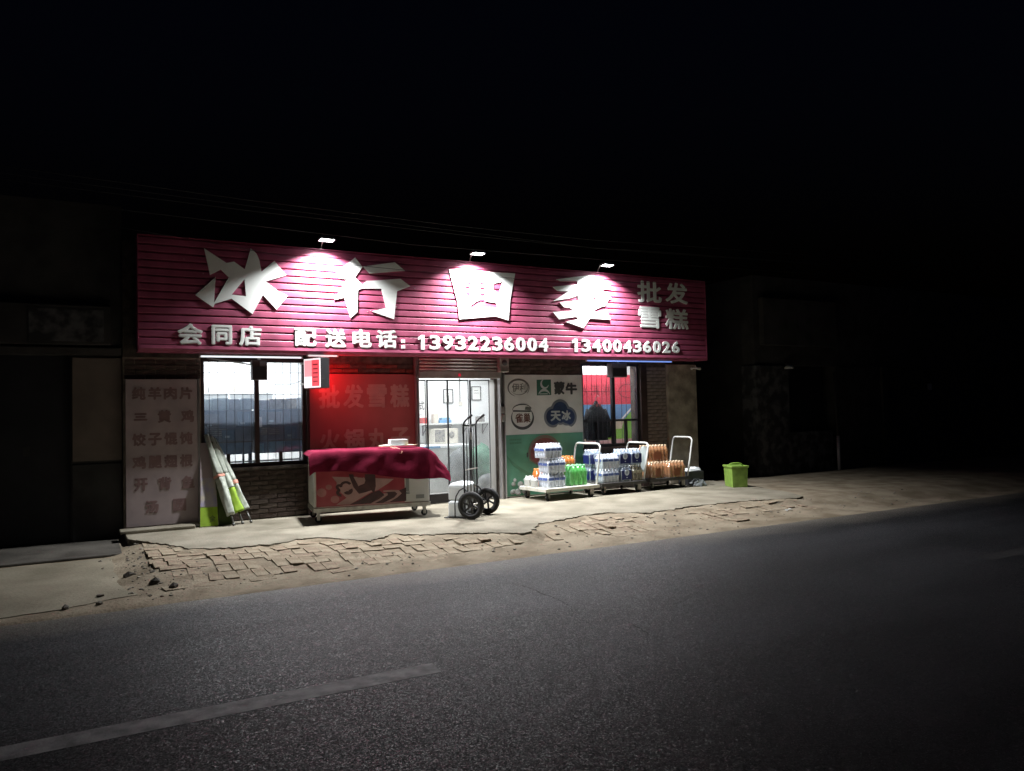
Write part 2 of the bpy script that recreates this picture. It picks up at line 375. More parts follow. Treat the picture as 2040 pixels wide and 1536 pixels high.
# ------------------------------------------------------------------ the setting: ground, road, verge, pavement
struct(part('ground', MB().add([(-400,-400,-.2),(400,-400,-.2),(400,400,-.2),(-400,400,-.2)], [(0,1,2,3)]), 'ground'))
ROAD_Z = -.14
def jag(x, s, amp, seed): return amp*(noise.noise(Vector((x*s, seed, 0))) + .5*noise.noise(Vector((x*s*3.1, seed+9, 0))))
xs = [-90, -40, -15] + [-6+i*.09 for i in range(250)] + [20, 30, 50, 90, 140]
mb = MB(); vs = []; fs = []
for x in xs: vs += [(x, -10.6, ROAD_Z), (x, -3.66+jag(x, 1.3, .035, 3), ROAD_Z)]
for i in range(len(xs)-1): fs.append((2*i, 2*i+2, 2*i+3, 2*i+1))
road = struct(part('road', mb.add(vs, fs), 'asphalt'))
for x0, x1 in ((-12.1, -8.1), (-2.1, 1.93), (7.95, 11.95), (17.9, 21.9)):
    o = part('lane_marking', MB().add([(x0,-6.6,ROAD_Z+.0015),(x1,-6.6,ROAD_Z+.0015),(x1+.02,-6.41,ROAD_Z+.0015),(x0,-6.41,ROAD_Z+.0015)], [(0,1,2,3)]), 'line_paint' if x0 < 5 else 'line_dim', road)
def crack(pts, wd):
    ps = []
    for (a, b) in zip(pts[:-1], pts[1:]):
        for k in range(6):
            t = k/6; ps.append((a[0]+(b[0]-a[0])*t+random.uniform(-.012,.012), a[1]+(b[1]-a[1])*t+random.uniform(-.012,.012)))
    mb = MB(); n = len(ps)
    for i, (x, y) in enumerate(ps):
        ww = wd*(.3+random.random())*(math.sin(math.pi*(i+.5)/n)*.7+.3)
        mb.v += [Vector((x-ww, y, ROAD_Z+.001)), Vector((x+ww, y, ROAD_Z+.001))]
    for i in range(n-1): mb.f.append([2*i, 2*i+1, 2*i+3, 2*i+2]); mb.m.append(0)
    part('crack', mb, 'crack', road)
crack([(3.47,-4.62),(3.52,-4.85),(3.50,-5.19),(3.51,-5.46),(3.46,-5.71),(3.36,-5.96)], .008)
crack([(3.55,-6.39),(3.51,-6.61),(3.45,-6.82)], .006)

EDGE = [(.52,-.45),(.63,-.69),(.87,-1.17),(1.07,-1.65),(1.27,-1.82),(1.54,-1.92),(1.73,-1.91),(1.99,-1.94),(2.32,-1.75),(2.53,-1.82),(2.9,-2.41),(3.31,-2.09),(3.55,-2.37),(3.9,-2.5),(4.22,-2.69),(4.65,-3.02),(5.12,-2.52),(5.82,-2.26),(6.42,-2.15),(6.89,-2.54),(7.75,-2.39),(8.8,-2.39),(9.68,-2.62),(9.95,-2.6)]
def edge_y(x):
    if x <= EDGE[0][0]: return EDGE[0][1]
    for (a, b) in zip(EDGE[:-1], EDGE[1:]):
        if x <= b[0]: return a[1]+(b[1]-a[1])*(x-a[0])/(b[0]-a[0])
    return -2.3
def sm(t): t = max(0, min(1, t)); return t*t*(3-2*t)
def base_z(x, y):
    """the even lie of the paving, from the road up to the slab"""
    return -.137 + .118*sm((y+3.62)/1.35)
def verge_z(x, y):
    n = noise.noise(Vector((x*1.7, y*2.4, 1)))*.012 + noise.noise(Vector((x*6, y*7, 4)))*.007 + noise.noise(Vector((x*15, y*15, 8)))*.004
    rough = sm((y+3.72)/.35); e_ = edge_y(x)
    z = base_z(x, y) - .009*rough + n*rough*.95
    if .5 < x < 10 and y < e_+.3:      # dirt banks against the road end of the bricks and drifts onto the slab
        z += .012*sm((-2.95-y)/.35)*rough 
        k = sm((y-e_+.35)/.35); z = z*(1-k) + k*(-.014 + .02*noise.noise(Vector((x*3.1, y*3.7, 11))) + .008*noise.noise(Vector((x*11, y*12, 2))))
    lf = sm((.75-x)/.5)
    if lf: z = z*(1-lf) + lf*(-.128+n*.22)
    return z
xs = [-14, -9, -5, -2.5, -1.2] + [-.6+i*.055 for i in range(232)] + [12.4, 13, 14, 15.5, 18, 24, 34]
ys = [-3.74+i*.05 for i in range(56)] + [-.7, .2, 1.4, 6]
mb = MB()
for x in xs:
    for j, y in enumerate(ys):
        yy = y + (jag(x, 2.1, .03, 17) if j == 0 else 0)
        mb.v.append(Vector((x, yy, verge_z(x, yy) if j else ROAD_Z-.004)))
ny = len(ys)
for i in range(len(xs)-1):
    for j in range(ny-1):
        mb.f.append([i*ny+j, (i+1)*ny+j, (i+1)*ny+j+1, i*ny+j+1]); mb.m.append(0)
verge = struct(part('verge', mb, 'dirt', smooth=True, recalc=False))

# broken concrete pavement in front of the shop
poly = []
for (a, b) in zip(EDGE[:-1], EDGE[1:]):
    L_ = math.hypot(b[0]-a[0], b[1]-a[1]); n = max(1, int(L_/.045))
    for k in range(n):
        t = k/n; poly.append((a[0]+(b[0]-a[0])*t+random.uniform(-.012,.012), a[1]+(b[1]-a[1])*t+random.uniform(-.025,.025)+.07*noise.noise(Vector((a[0]*4+t*2, k*.5, 3)))))
poly += [(9.97,-2.58),(10.25,-2.1),(10.5,-1.2),(10.75,-.6),(10.8,.42),(.5,.42),(.5,.1)]
pavement = part('pavement', MB().slabp(poly, -.11, 0), 'slab'); struct(pavement)
struct(part('doorstep_strip', B(.44, 1.33, -.05, .2, .001, .045), 'slab', bev=.012))
# the lower yard in front of the neighbour on the left
yard = [(-14,-.92),(-14,-3.52)]
for k in range(130):
    x = -6+k*.05; yard.append((x, -3.50+.08*noise.noise(Vector((x*1.1, 4, 0)))+random.uniform(-.015,.015)+.25*sm((x+.3)/.7)))
for k in range(40):
    y = -3.2+k*.057; yard.append((.42+.10*noise.noise(Vector((y*1.5, 8, 0)))+random.uniform(-.02,.02), y))
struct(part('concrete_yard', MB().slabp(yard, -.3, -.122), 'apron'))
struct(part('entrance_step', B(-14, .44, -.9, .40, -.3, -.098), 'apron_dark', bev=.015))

# paving bricks, heaved and half buried between the slab and the road
bm_ = {}
def brick_mesh(k, dims, mname):
    key = (k, dims, mname)
    if key not in bm_:
        rnd = random.Random(k*13+5); mb = MB().box(-dims[0]/2, dims[0]/2, -dims[1]/2, dims[1]/2, -.055, 0)
        mb.v = [p+Vector((rnd.uniform(-.007,.007), rnd.uniform(-.007,.007), rnd.uniform(-.004,.004))) for p in mb.v]
        bm_[key] = mb
    return bm_[key]
cand = []
y = -3.34; row = 0
while y < -.9:
    soldier = row % 3 != 0
    dx, dy = (.125, .24) if soldier else (.24, .125)
    x = .62 + random.uniform(0, .2)
    while x < 9.6:
        wob = .10*noise.noise(Vector((x*.7, y*.5, 3)))+.02*noise.noise(Vector((x*3, y*2, 6)))
        cy_ = y+dy/2+wob
        if cy_+dy/2 < edge_y(x)-.01 and cy_ > -3.36:
            d = noise.noise(Vector((x*.55, y*1.2, 20))) + .35*noise.noise(Vector((x*2, y*2, 5)))
            keep = d + .52 + .35*sm((y+3.35)/.5) - .5*sm((x-5.5)/4) + (.25 if x < 5 else 0)
            if keep > .42 and random.random() > .07: cand.append((x+dx/2, cy_, dx, dy, keep))
        x += dx + .013
    y += dy + .012; row += 1
cand.sort(key=lambda c: (c[0]-0)**2*.4+(c[1]+6)**2)
meshes = {}
rest = MB()
for i, (x, y, dx, dy, keep) in enumerate(cand):
    z = max(base_z(x, y), verge_z(x, y)-.004) + random.gauss(.0005, .0048)
    if random.random() < .05: z += random.choice((-.012, .009))
    slope = (base_z(x, y+.05)-base_z(x, y-.05))/.1
    rot = (math.atan(slope)+random.gauss(0, .024), random.gauss(0, .022), random.gauss(0, .06))
    k = random.randrange(5); mn = 'paver' if random.random() < .58 else 'paver_b'
    src = brick_mesh(k, (dx, dy), mn)
    if i < 300:
        key = (k, dx, mn)
        if key not in meshes:
            t = MB(); t.v = list(src.v); t.f = src.f; t.m = src.m; meshes[key] = t.mesh('brick', mn)
        link('brick', meshes[key], verge, (x, y, z), rot)
    else:
        mt = Matrix.Translation((x, y, z)) @ Matrix.Rotation(rot[2], 4, 'Z') @ Matrix.Rotation(rot[0], 4, 'X') @ Matrix.Rotation(rot[1], 4, 'Y')
        rest.add([mt @ p for p in src.v], src.f)
if rest.v:
    o = part('buried_bricks', rest, 'paver', verge); o['kind'] = 'stuff'

# rubble: crumbs of concrete and grit around the broken corner and along the verge
def pebble(mb, c, r, flat=.6):
    ph = random.random()*6
    ring = [[(0,0,1)], [(math.cos(t+ph), math.sin(t+ph), .35) for t in (0,1.3,2.5,3.8,5.1)], [(math.cos(t+ph+.6)*.9, math.sin(t+ph+.6)*.9, -.5) for t in (0,1.3,2.5,3.8,5.1)]]
    vs = [tuple(c[q]+(p[q]*r*random.uniform(.5,1.3)*(flat if q == 2 else 1)) for q in range(3)) for rg in ring for p in rg]
    fs = [(0,1+i,1+(i+1)%5) for i in range(5)]
    for i in range(5): fs += [(1+i,6+i,1+(i+1)%5), (1+(i+1)%5,6+i,6+(i+1)%5)]
    mb.add(vs, fs)
rub = MB()
for _ in range(520):
    u = random.random()
    if u < .3: x = random.gauss(.55, .16); y = random.uniform(-3.5, -.6)
    else: x = random.uniform(.6, 12.5); y = random.uniform(-3.55, -2.4)
    if x > .55 and y > edge_y(x)-.03: continue
    z = -.122 if x < .42 and -3.48 < y < -.92 else verge_z(x, y)
    pebble(rub, (x, y, z+.004), random.choice((.005, .007, .009, .009, .013, .02)))
o = tag(part('rubble', rub, 'slab_edge'), 'small crumbs of concrete scattered along the broken pavement edge', 'rubble'); o['kind'] = 'stuff'
for i, (x, y, r, lb) in enumerate(((.42,-2.39,.05,'largest dark lump lying on the pale concrete yard beside the crumbling bricks'), (.14,-3.44,.032,'small dark stone on the concrete yard nearest the road edge'), (.15,-3.12,.035,'dark stone on the concrete yard behind the one nearest the road'), (-.11,-3.46,.035,'dark stone farthest left at the edge of the road'), (.62,-2.95,.06,'broken grey lump wedged against the corner of the brick paving'), (.75,-3.2,.055,'flat dark chunk lying at the lower corner of the brick paving'))):
    mb = MB(); pebble(mb, (0,0,0), r, .7)
    mb2 = mb; o = tag(part('stone', mb2, 'stone'), lb, 'stone', 'loose stones by the broken corner')
    o.location = (x, y, (-.122 if x < .42 else verge_z(x, y))+r*.25)

# ------------------------------------------------------------------ the shop
shop = thing('shop_building', 'single storey brick shop with lit windows under a crimson slatted sign', 'shop', (.5, .35, 0))
WY0, WY1 = .35, .6
def wall(x0, x1, z0, z1, m='mortar', y0=WY0, y1=WY1): return part('wall', B(x0, x1, y0, y1, z0, z1), m, shop, world=True)
wall(.5, 10.48, 2.28, 3.84)
wall(.5, 1.46, 0, 2.28, 'plaster'); wall(1.46, 2.90, 0, .75); wall(2.90, 4.65, 0, 2.28); wall(4.65, 6.10, 2.02, 2.28)
wall(6.10, 7.80, 0, 2.28); wall(7.80, 9.10, 0, .77); wall(9.10, 9.74, 0, 2.28)
part('pillar', B(9.742, 10.48, .30, .6, 0, 2.278), 'plaster', shop, world=True, bev=.015)
part('side_wall', B(10.24, 10.48, .602, 4.8, 0, 3.84), 'nb_wall', shop, world=True)
part('side_wall', B(.5, .74, .602, 4.8, 0, 3.84), 'nb_wall', shop, world=True)
part('roof', B(.4, 10.58, .604, 4.9, 3.0, 3.15), 'nb_wall', shop, world=True)
part('interior_wall', B(.742, 10.238, 2.68, 2.8, .0, 2.76), 'white_wall', shop, world=True)
part('ceiling', B(.742, 10.238, .602, 2.8, 2.762, 2.85), 'white_wall', shop, world=True)
part('interior_floor', B(.742, 10.238, .44, 2.678, -.05, .012), 'tilefloor', shop, world=True)
part('interior_wall', B(.743, .78, .603, 2.678, .013, 2.76), 'white_wall', shop, world=True)
part('interior_wall', B(10.2, 10.236, .603, 2.678, .013, 2.76), 'white_wall', shop, world=True)
for x0, x1, z0, z1 in ((.75,1.455,.02,2.76),(1.455,2.905,.02,.745),(2.905,4.645,.02,2.76),(6.105,7.795,.02,2.76),(7.795,9.105,.02,.765),(9.105,10.19,.02,2.76),(1.455,2.905,2.29,2.76),(4.645,6.105,2.29,2.76),(7.795,9.105,2.29,2.76)):
    part('interior_wall', B(x0, x1, .601, .615, z0, z1), 'white_wall', shop, world=True)
# wall bricks, laid proud of the mortar
bk = {}
def courses(x0, x1, z0, z1, yf, names, seed):
    rnd = random.Random(seed); z = z0; r = 0
    while z+.055 <= z1+.001:
        x = x0 - (.125 if r % 2 else 0)
        while x < x1-.03:
            a = max(x, x0); b = min(x+.24, x1)
            if b-a > .04:
                m = rnd.choice(names); key = (round(b-a, 3), m, rnd.randrange(3))
                if key not in bk:
                    q = MB().box(-(b-a)/2, (b-a)/2, -.014, .02, -.0275, .0275)
                    q.v = [p+Vector((rnd.uniform(-.004,.004), rnd.uniform(-.004,.003), rnd.uniform(-.004,.004))) for p in q.v]
                    bk[key] = q.mesh('brick', m)
                link('brick', bk[key], shop, ((a+b)/2-.5, yf-.35+rnd.uniform(-.003,.003), z+.0275))
            x += .252
        z += .0665; r += 1
courses(1.47, 2.89, .02, .70, .35, ('wbrick','wbrick','wbrick_b'), 1)
courses(2.95, 4.64, 2.09, 2.27, .35, ('wbrick_redlit','wbrick_redlit','wbrick'), 2)
courses(9.26, 9.735, .03, 2.26, .35, ('wbrick_c',), 3)
courses(6.25, 7.79, 2.08, 2.27, .35, ('wbrick','wbrick_b'), 4)
courses(.52, 1.45, 1.99, 2.27, .35, ('wbrick','wbrick_b'), 5)

def window(x0, x1, z0, z1, mull, frame, nbar, bars_z, low_posts, lowz, lab):
    wn = part('window', MB().box(x0, x0+.045, .36, .44, z0, z1).box(x1-.045, x1, .36, .44, z0, z1).box(x0+.045, x1-.045, .36, .44, z1-.045, z1).box(x0+.045, x1-.045, .36, .44, z0, z0+.05), frame, shop, world=True, bev=.004, label=lab)
    part('mullion', B(mull-.03, mull+.03, .365, .435, z0+.05, z1-.045), frame, wn, world=True)
    for q in low_posts: part('post', B(q-.022, q+.022, .37, .43, z0+.05, lowz), frame, wn, world=True)
    if nbar < 12: 
        part('rail', B(x0+.045, mull-.03, .372, .428, lowz, lowz+.04), frame, wn, world=True); part('rail', B(mull+.03, x1-.045, .372, .428, lowz, lowz+.04), frame, wn, world=True)
    for a, b in ((x0+.045, mull-.03), (mull+.03, x1-.045)):
        part('pane', B(a, b, .398, .402, z0+.05, z1-.045), 'haze_glass' if nbar > 11 else 'glass', wn, world=True)
    for i in range(nbar):
        xx = x0+.05+(x1-x0-.1)*(i+.5)/nbar
        if abs(xx-mull) > .05: part('bar', MB().tube([(xx,.335,z0+.02),(xx,.335,z1-.02)], .0038, 6), 'frame_dark', wn, world=True, smooth=True)
    for z in bars_z: part('bar', MB().tube([(x0+.01,.342,z),(x1-.01,.342,z)], .004, 6), 'frame_dark', wn, world=True, smooth=True)
    part('sill', B(x0-.02, x1+.02, .27, .36, z0-.045, z0-.002), 'mortar' if nbar > 11 else 'frame_brown', wn, world=True, bev=.006)
    return wn
window(1.46, 2.90, .752, 2.278, 2.21, 'frame_brown', 12, (2.08, 1.77), (1.82, 2.54), .94, 'wide barred window at the left, bright above and dark below')
window(7.80, 9.10, .772, 2.278, 8.52, 'frame_dark', 11, (1.77,), (8.16, 8.80), 1.22, 'narrower barred window at the right, with a red banner behind it')
part('jamb', B(9.105, 9.25, .30, .349, .0, 2.27), 'frame_brown', shop, world=True, bev=.008)
part('jamb', B(2.905, 2.935, .30, .349, .0, 2.27), 'frame_brown', shop, world=True, bev=.006)

# glass door leaves under a half raised roller shutter
door = thing('glass_door', 'glazed shop entrance of four dark framed leaves', 'door', (4.66, .42, .012))
for i, (a, b, dy) in enumerate(((4.665,4.835,.0),(4.84,5.205,-.03),(5.21,5.60,0),(5.605,5.97,-.03))):
    lf = part('leaf', MB().box(a, a+.022, .42+dy, .45+dy, .013, 1.985).box(b-.006, b, .42+dy, .45+dy, .013, 1.985).box(a+.022, b-.006, .42+dy, .45+dy, .013, .15).box(a+.022, b-.006, .42+dy, .45+dy, 1.965, 1.985), 'frame_dark', door, world=True, bev=.003)
    part('pane', B(a+.022, b-.006, .433+dy, .438+dy, .15, 1.965), 'door_glass', lf, world=True)
part('door_post', B(5.975, 6.09, .44, .452, .013, 1.985), 'curtain', door, world=True, bev=.005)
part('lock', MB().box(5.585,5.615,.375,.39,1.0,1.12), 'steel', door, world=True, bev=.004)
part('hanging_cord', MB().tube([(5.2,.36,1.98),(5.185,.355,1.9),(5.18,.355,1.8),(5.20,.355,1.7),(5.205,.36,1.62)], .008, 6), 'frame_dark', door, world=True, smooth=True)
sh = thing('roller_shutter', 'grey ribbed roller shutter rolled up above the glass door', 'shutter', (4.65, .25, 2.0))
z = 2.332
for i in range(4):
    h = .052
    mb = MB(); prof = [(0,0),(-.018,-.012),(-.022,-.026),(-.016,-.042),(0,-.05)]
    for (dy, dz) in prof: mb.v += [Vector((4.66,.26+dy,z+dz)), Vector((6.09,.26+dy,z+dz))]
    for k in range(4): mb.f.append([2*k, 2*k+1, 2*k+3, 2*k+2]); mb.m.append(0)
    o = part('slat', mb, 'shutter', sh, world=True, smooth=True); md = o.modifiers.new('solid', 'SOLIDIFY'); md.thickness = .006
    z -= .054
part('bottom_rail', B(4.655, 6.095, .235, .29, 2.0, 2.115), 'shutter', sh, world=True, bev=.006)
part('indicator_light', B(5.33, 5.37, .229, .234, 2.03, 2.075), 'led_red', sh, world=True)
for x0, x1 in ((4.6, 4.652), (6.098, 6.19)):
    part('guide_rail', MB().box(x0, x0+.02, .25, .345, 0.001, 2.33).box(x1-.02, x1, .25, .345, 0.001, 2.33).box(x0+.02, x1-.02, .30, .345, 0.001, 2.33), 'alu', sh, world=True, bev=.002)
for z0, z1 in ((1.42, 1.53), (1.28, 1.40)): part('key_switch', B(6.11, 6.18, .225, .249, z0, z1), 'steel', sh, world=True, bev=.004)
ob = thing('control_box', 'small grey square box with a round dial beside the shutter top', 'box', (6.13, .24, 2.1))
part('case', B(6.05, 6.22, .15, .248, 2.10, 2.335), 'shutter', ob, world=True, bev=.006)
part('dial', MB().lathe([(.045,0),(.05,.008),(.03,.016),(.012,.018)], 18, (6.135,.15,2.255), (0,-1,0)), 'print_dark', ob, world=True, smooth=True)
part('plate', B(6.06, 6.21, .143, .149, 2.11, 2.17), 'steel', ob, world=True)

# ------------------------------------------------------------------ the crimson fascia sign
SX0, SX1 = .67, 10.46
sign = thing('fascia_sign', 'long crimson slatted fascia sign with raised pale characters and phone numbers', 'sign', (.67, 0, 2.33))
part('backing', MB().box(SX0+.01, SX1-.01, .03, .30, 2.345, 3.83), 'sign_dark', sign, world=True)
PITCH = .1016
for i in range(14):
    z0 = 2.425+i*PITCH; z1 = z0+PITCH; mb = MB()
    prof = [(.0, z0), (-.016, z0+.001), (-.018, z0+.006), (-.018, z0+.04), (-.017, z1-.026), (-.014, z1-.022), (-.003, z1-.017), (.0, z1)]
    nx = 90
    for k in range(nx+1):
        x = SX0+(SX1-SX0)*k/nx
        dz = .0025*noise.noise(Vector((x*.9, i*3.3, 0))); dy = .0045*noise.noise(Vector((x*1.4, i*5.1, 7)))+.0015*noise.noise(Vector((x*6, i*2.7, 3)))
        for (yy, zz) in prof: mb.v.append(Vector((x, yy+dy, zz+dz)))
    q = len(prof)
    for k in range(nx):
        for j in range(q-1): mb.f.append([k*q+j, (k+1)*q+j, (k+1)*q+j+1, k*q+j+1]); mb.m.append(0)
    part('slat', mb, 'sign', sign, world=True, recalc=False)
mb = MB()     # creased flashing along the lower edge
nx = 120
for k in range(nx+1):
    x = SX0+(SX1-SX0)*k/nx; d = .006*noise.noise(Vector((x*3.1, 2, 0)))+.004*noise.noise(Vector((x*9, 5, 0)))
    for (yy, zz) in ((-.024, 2.420), (-.028+d, 2.375), (-.012+d, 2.334+d*.8), (.06, 2.332), (.30, 2.336)): mb.v.append(Vector((x, yy, zz)))
for k in range(nx):
    for j in range(4): mb.f.append([k*5+j, k*5+j+1, (k+1)*5+j+1, (k+1)*5+j]); mb.m.append(0)
part('flashing', mb, 'sign', sign, world=True)
part('top_cap', MB().box(SX0-.01, SX1+.01, -.022, .31, 3.849, 3.858), 'sign', sign, world=True)
for xa in (SX0-.012, SX1): part('end_cap', B(xa, xa+.012, -.024, .305, 2.335, 3.848), 'sign', sign, world=True)
BING = ([(1.469,3.733),(1.753,3.556),(1.852,3.582),(1.992,3.486),(2.074,3.784),(2.152,3.715),(2.186,3.631),(2.215,3.47),(2.392,3.635),(2.555,3.442),(2.27,3.336),(2.446,3.204),(2.573,3.152),(2.414,2.947),(2.229,3.144),(2.087,2.87),(1.817,3.07),(1.598,2.992),(1.576,2.94),(1.353,3.096),(1.612,3.356),(1.588,3.002),(1.78,3.359),(1.679,3.461),(1.54,3.374)],[[(1.987,3.349),(2.005,3.113),(1.817,3.126)]])
XING = [([(3.592,3.286),(3.662,3.323),(3.96,3.332),(4.03,3.046),(3.801,2.983),(4.15,2.88),(4.207,3.306),(4.424,3.396),(4.267,3.502),(3.734,3.434),(3.663,3.374),(3.552,3.477),(3.67,3.639),(3.561,3.775),(3.275,3.532),(3.318,3.447),(3.434,3.443),(3.239,3.127),(3.388,3.171),(3.474,2.873),(3.582,2.966)],[]),([(3.679,3.645),(4.175,3.75),(4.342,3.629),(3.779,3.55)],[])]
SI = ([(5.079,3.705),(6.28,3.72),(6.172,3.286),(6.133,2.938),(5.888,2.995),(5.241,2.922),(5.216,3.195)],[[(5.343,3.523),(5.458,3.519),(5.432,3.291),(5.372,3.299)],[(5.624,3.53),(5.707,3.532),(5.708,3.234),(5.907,3.215),(5.941,3.141),(5.393,3.122),(5.618,3.255)],[(5.869,3.53),(6.038,3.563),(5.968,3.363),(5.866,3.422)]])
JI = [[(7.082,3.674),(7.446,3.739),(7.816,3.797),(7.976,3.749),(7.671,3.681),(7.16,3.649)],[(7.514,3.712),(7.886,3.743),(7.839,3.38),(7.521,3.364)],[(7.005,3.543),(7.494,3.612),(7.991,3.654),(8.209,3.645),(8.224,3.572),(7.987,3.547),(7.343,3.484),(7.096,3.477)],[(7.343,3.496),(7.544,3.532),(7.665,3.473),(7.331,3.361),(7.007,3.299)],[(7.71,3.505),(7.97,3.557),(8.228,3.412),(8.145,3.374),(7.875,3.397)],[(7.133,3.284),(7.485,3.333),(7.838,3.366),(8.164,3.394),(8.096,3.275),(7.959,3.236),(7.76,3.139),(7.583,3.12),(7.411,3.159),(7.343,3.2),(7.224,3.205)],[(6.993,3.112),(7.411,3.153),(7.76,3.142),(8.123,3.165),(8.197,3.031),(7.748,3.032),(7.459,3.05),(7.116,2.993)],[(7.434,3.085),(7.794,3.1),(7.748,3.032),(7.61,2.86),(7.25,2.955),(7.51,3.013)]]
SMALL = [('会',1.129,1.445,2.427,2.715),('同',1.554,1.818,2.435,2.707),('店',1.906,2.207,2.426,2.708),('配',2.659,2.971,2.433,2.703),('送',3.096,3.404,2.424,2.706),('电',3.505,3.793,2.433,2.708),('话',3.87,4.192,2.434,2.713),('批',8.82,9.386,3.376,3.772),('发',9.478,10.02,3.385,3.781),('雪',8.834,9.359,2.903,3.299),('糕',9.459,10.019,2.905,3.291),('1',4.507,4.687,2.428,2.655),('3',4.727,4.908,2.428,2.656),('9',4.947,5.128,2.429,2.657),('3',5.167,5.348,2.429,2.658),('2',5.387,5.568,2.43,2.659),('2',5.607,5.788,2.43,2.66),('3',5.827,6.008,2.43,2.661),('6',6.047,6.228,2.431,2.662),('0',6.267,6.448,2.431,2.663),('0',6.487,6.668,2.432,2.664),('4',6.708,6.888,2.432,2.665),('1',7.344,7.529,2.445,2.669),('3',7.569,7.754,2.446,2.67),('4',7.795,7.979,2.447,2.671),('0',8.02,8.205,2.448,2.671),('0',8.245,8.43,2.449,2.672),('4',8.471,8.655,2.45,2.673),('3',8.696,8.881,2.452,2.674),('6',8.921,9.106,2.453,2.675),('0',9.147,9.331,2.454,2.675),('2',9.372,9.557,2.455,2.676),('6',9.597,9.782,2.456,2.677),(':',4.263,4.32,2.439,2.576)]
def char(polys, name, lab):
    mb = MB()
    for i, (p, h) in enumerate(polys): mb.plate(p, -.031-.0010*i, -.019, h)
    return part('character', mb, 'letter', sign, world=True, label=lab)
char([BING], 'ice', 'large jagged first character of the sign')
char(XING, 'walk', 'large angular second character of the sign')
char([SI], 'four', 'large square third character of the sign')
char([(p, []) for p in JI], 'season', 'large fourth character of the sign, brightest lit')
for (ch, x0, x1, z0, z1) in SMALL:
    if ch == '1': x0, x1 = x0+.03, x1-.045
    if ch == ':':
        mb = MB().box(x0, x1, -.034, -.019, z0, z0+.05).box(x0, x1, -.034, -.019, z1-.05, z1)
    else: mb = put(MB(), ch, x0, x1, z0, z1, -.031, -.019, .012 if ch in '0123456789' else .0, .008 if ch in '0123456789' else .012)
    part('character', mb, 'letter', sign, world=True)

rs = random.Random(8)
scr = MB().lathe([(.007,0),(.007,.002),(.004,.004)], 8, (0,0,0), (0,-1,0)).mesh('screw', 'steel', True)
for k in range(26): link('screw', scr, sign, (rs.uniform(.2, 9.5), -.0185, .095+PITCH*rs.randrange(14)+rs.uniform(.02,.06)))
# ------------------------------------------------------------------ floodlights on arms above the sign
def flood(x, arm, tilt, label):
    t = thing('floodlight', label, 'lamp', (x, .02, 3.858), group='floodlights above the sign')
    part('base', MB().box(-.03, .03, -.02, .05, 0, .008), 'steel', t)
    part('arm', MB().tube([(0,0,.005),(0,-.02,.05),(0,-.07,.095),(0,-.16,.115),(0,-arm+.04,.105)], .009, 8), 'steel', t, smooth=True)
    h = part('housing', MB().frustum(-.105,.105,-.075,.075,0,.035,.012,.01), 'grey_plastic', t, bev=.005)
    h.location = (0, -arm, .085); h.rotation_euler = (R(tilt), 0, 0)
    part('rim', MB().box(-.108,.108,-.078,-.068,-.012,-.001).box(-.108,.108,.068,.078,-.012,-.001).box(-.108,-.098,-.068,.068,-.012,-.001).box(.098,.108,-.068,.068,-.012,-.001), 'grey_plastic', h)
    part('lens', B(-.097,.097,-.067,.067,-.006,-.002), 'lens', h)
    li = bpy.data.lights.new('flood_light', 'AREA'); li.shape = 'RECTANGLE'; li.size = .18; li.size_y = .12
    li.energy = FLOOD_W; li.color = (.97, .985, 1); li.spread = R(130)
    lo = link('lamp_light', li, h, (0, 0, -.014))
    return t
flood(3.07, .29, -4, 'leftmost floodlight on a bent arm above the sign, between the first two big characters')
flood(5.47, .29, -4, 'middle floodlight on a bent arm above the big square character')
flood(7.98, .29, -4, 'rightmost floodlight on a bent arm above the fourth big character')

def ltube(x0, x1, y, z, m, label):
    t = thing('light_tube', label, 'lamp', ((x0+x1)/2, y, z))
    part('holder', B(x0, x1, y-.012, y+.02, z+.006, z+.03), 'steel', t, world=True)
    part('tube', MB().tube([(x0+.02,y,z-.006),(x1-.02,y,z-.006)], .012, 10), m, t, world=True, smooth=True)
    for xx in (x0, x1-.02): part('end_cap', MB().tube([(xx,y,z-.006),(xx+.02,y,z-.006)], .0135, 10), 'white_metal', t, world=True, smooth=True)
ltube(1.41, 2.80, .1, 2.292, 'tube_glass', 'thin white light tube under the sign over the left window')
ltube(2.84, 3.30, .02, 2.318, 'tube_pink', 'short pinkish light tube under the sign above the red light box')
ltube(7.74, 9.70, .1, 2.312, 'tube_blue', 'long blue light tube under the sign over the right window')

# projecting red light box between window and banner
lb = thing('light_box_sign', 'small projecting light box with glowing red faces beside the left window', 'sign', (2.97, -.2, 1.84), R(22))
part('case', MB().box(.01, .16, 0, .38, 0, .435), 'black_plastic', lb, bev=.004)
f_ = part('face', B(0, .008, .005, .375, .01, .425), 'box_white', lb)
part('red_print', B(-.004, -.001, .022, .19, .03, .405), 'box_red', f_)
part('pink_print', B(-.004, -.001, .191, .36, .17, .405), 'box_pink', f_)
for k in range(5): part('printed_line', B(-.007, -.0045, .05, .16, .09+k*.06, .105+k*.06), 'ban_red', f_)
part('face', B(.1605, .164, .03, .35, .03, .405), 'box_red_far', lb)
part('bracket', MB().box(.06, .09, .381, .55, .36, .39).box(.06, .09, .381, .55, .06, .09), 'steel', lb)

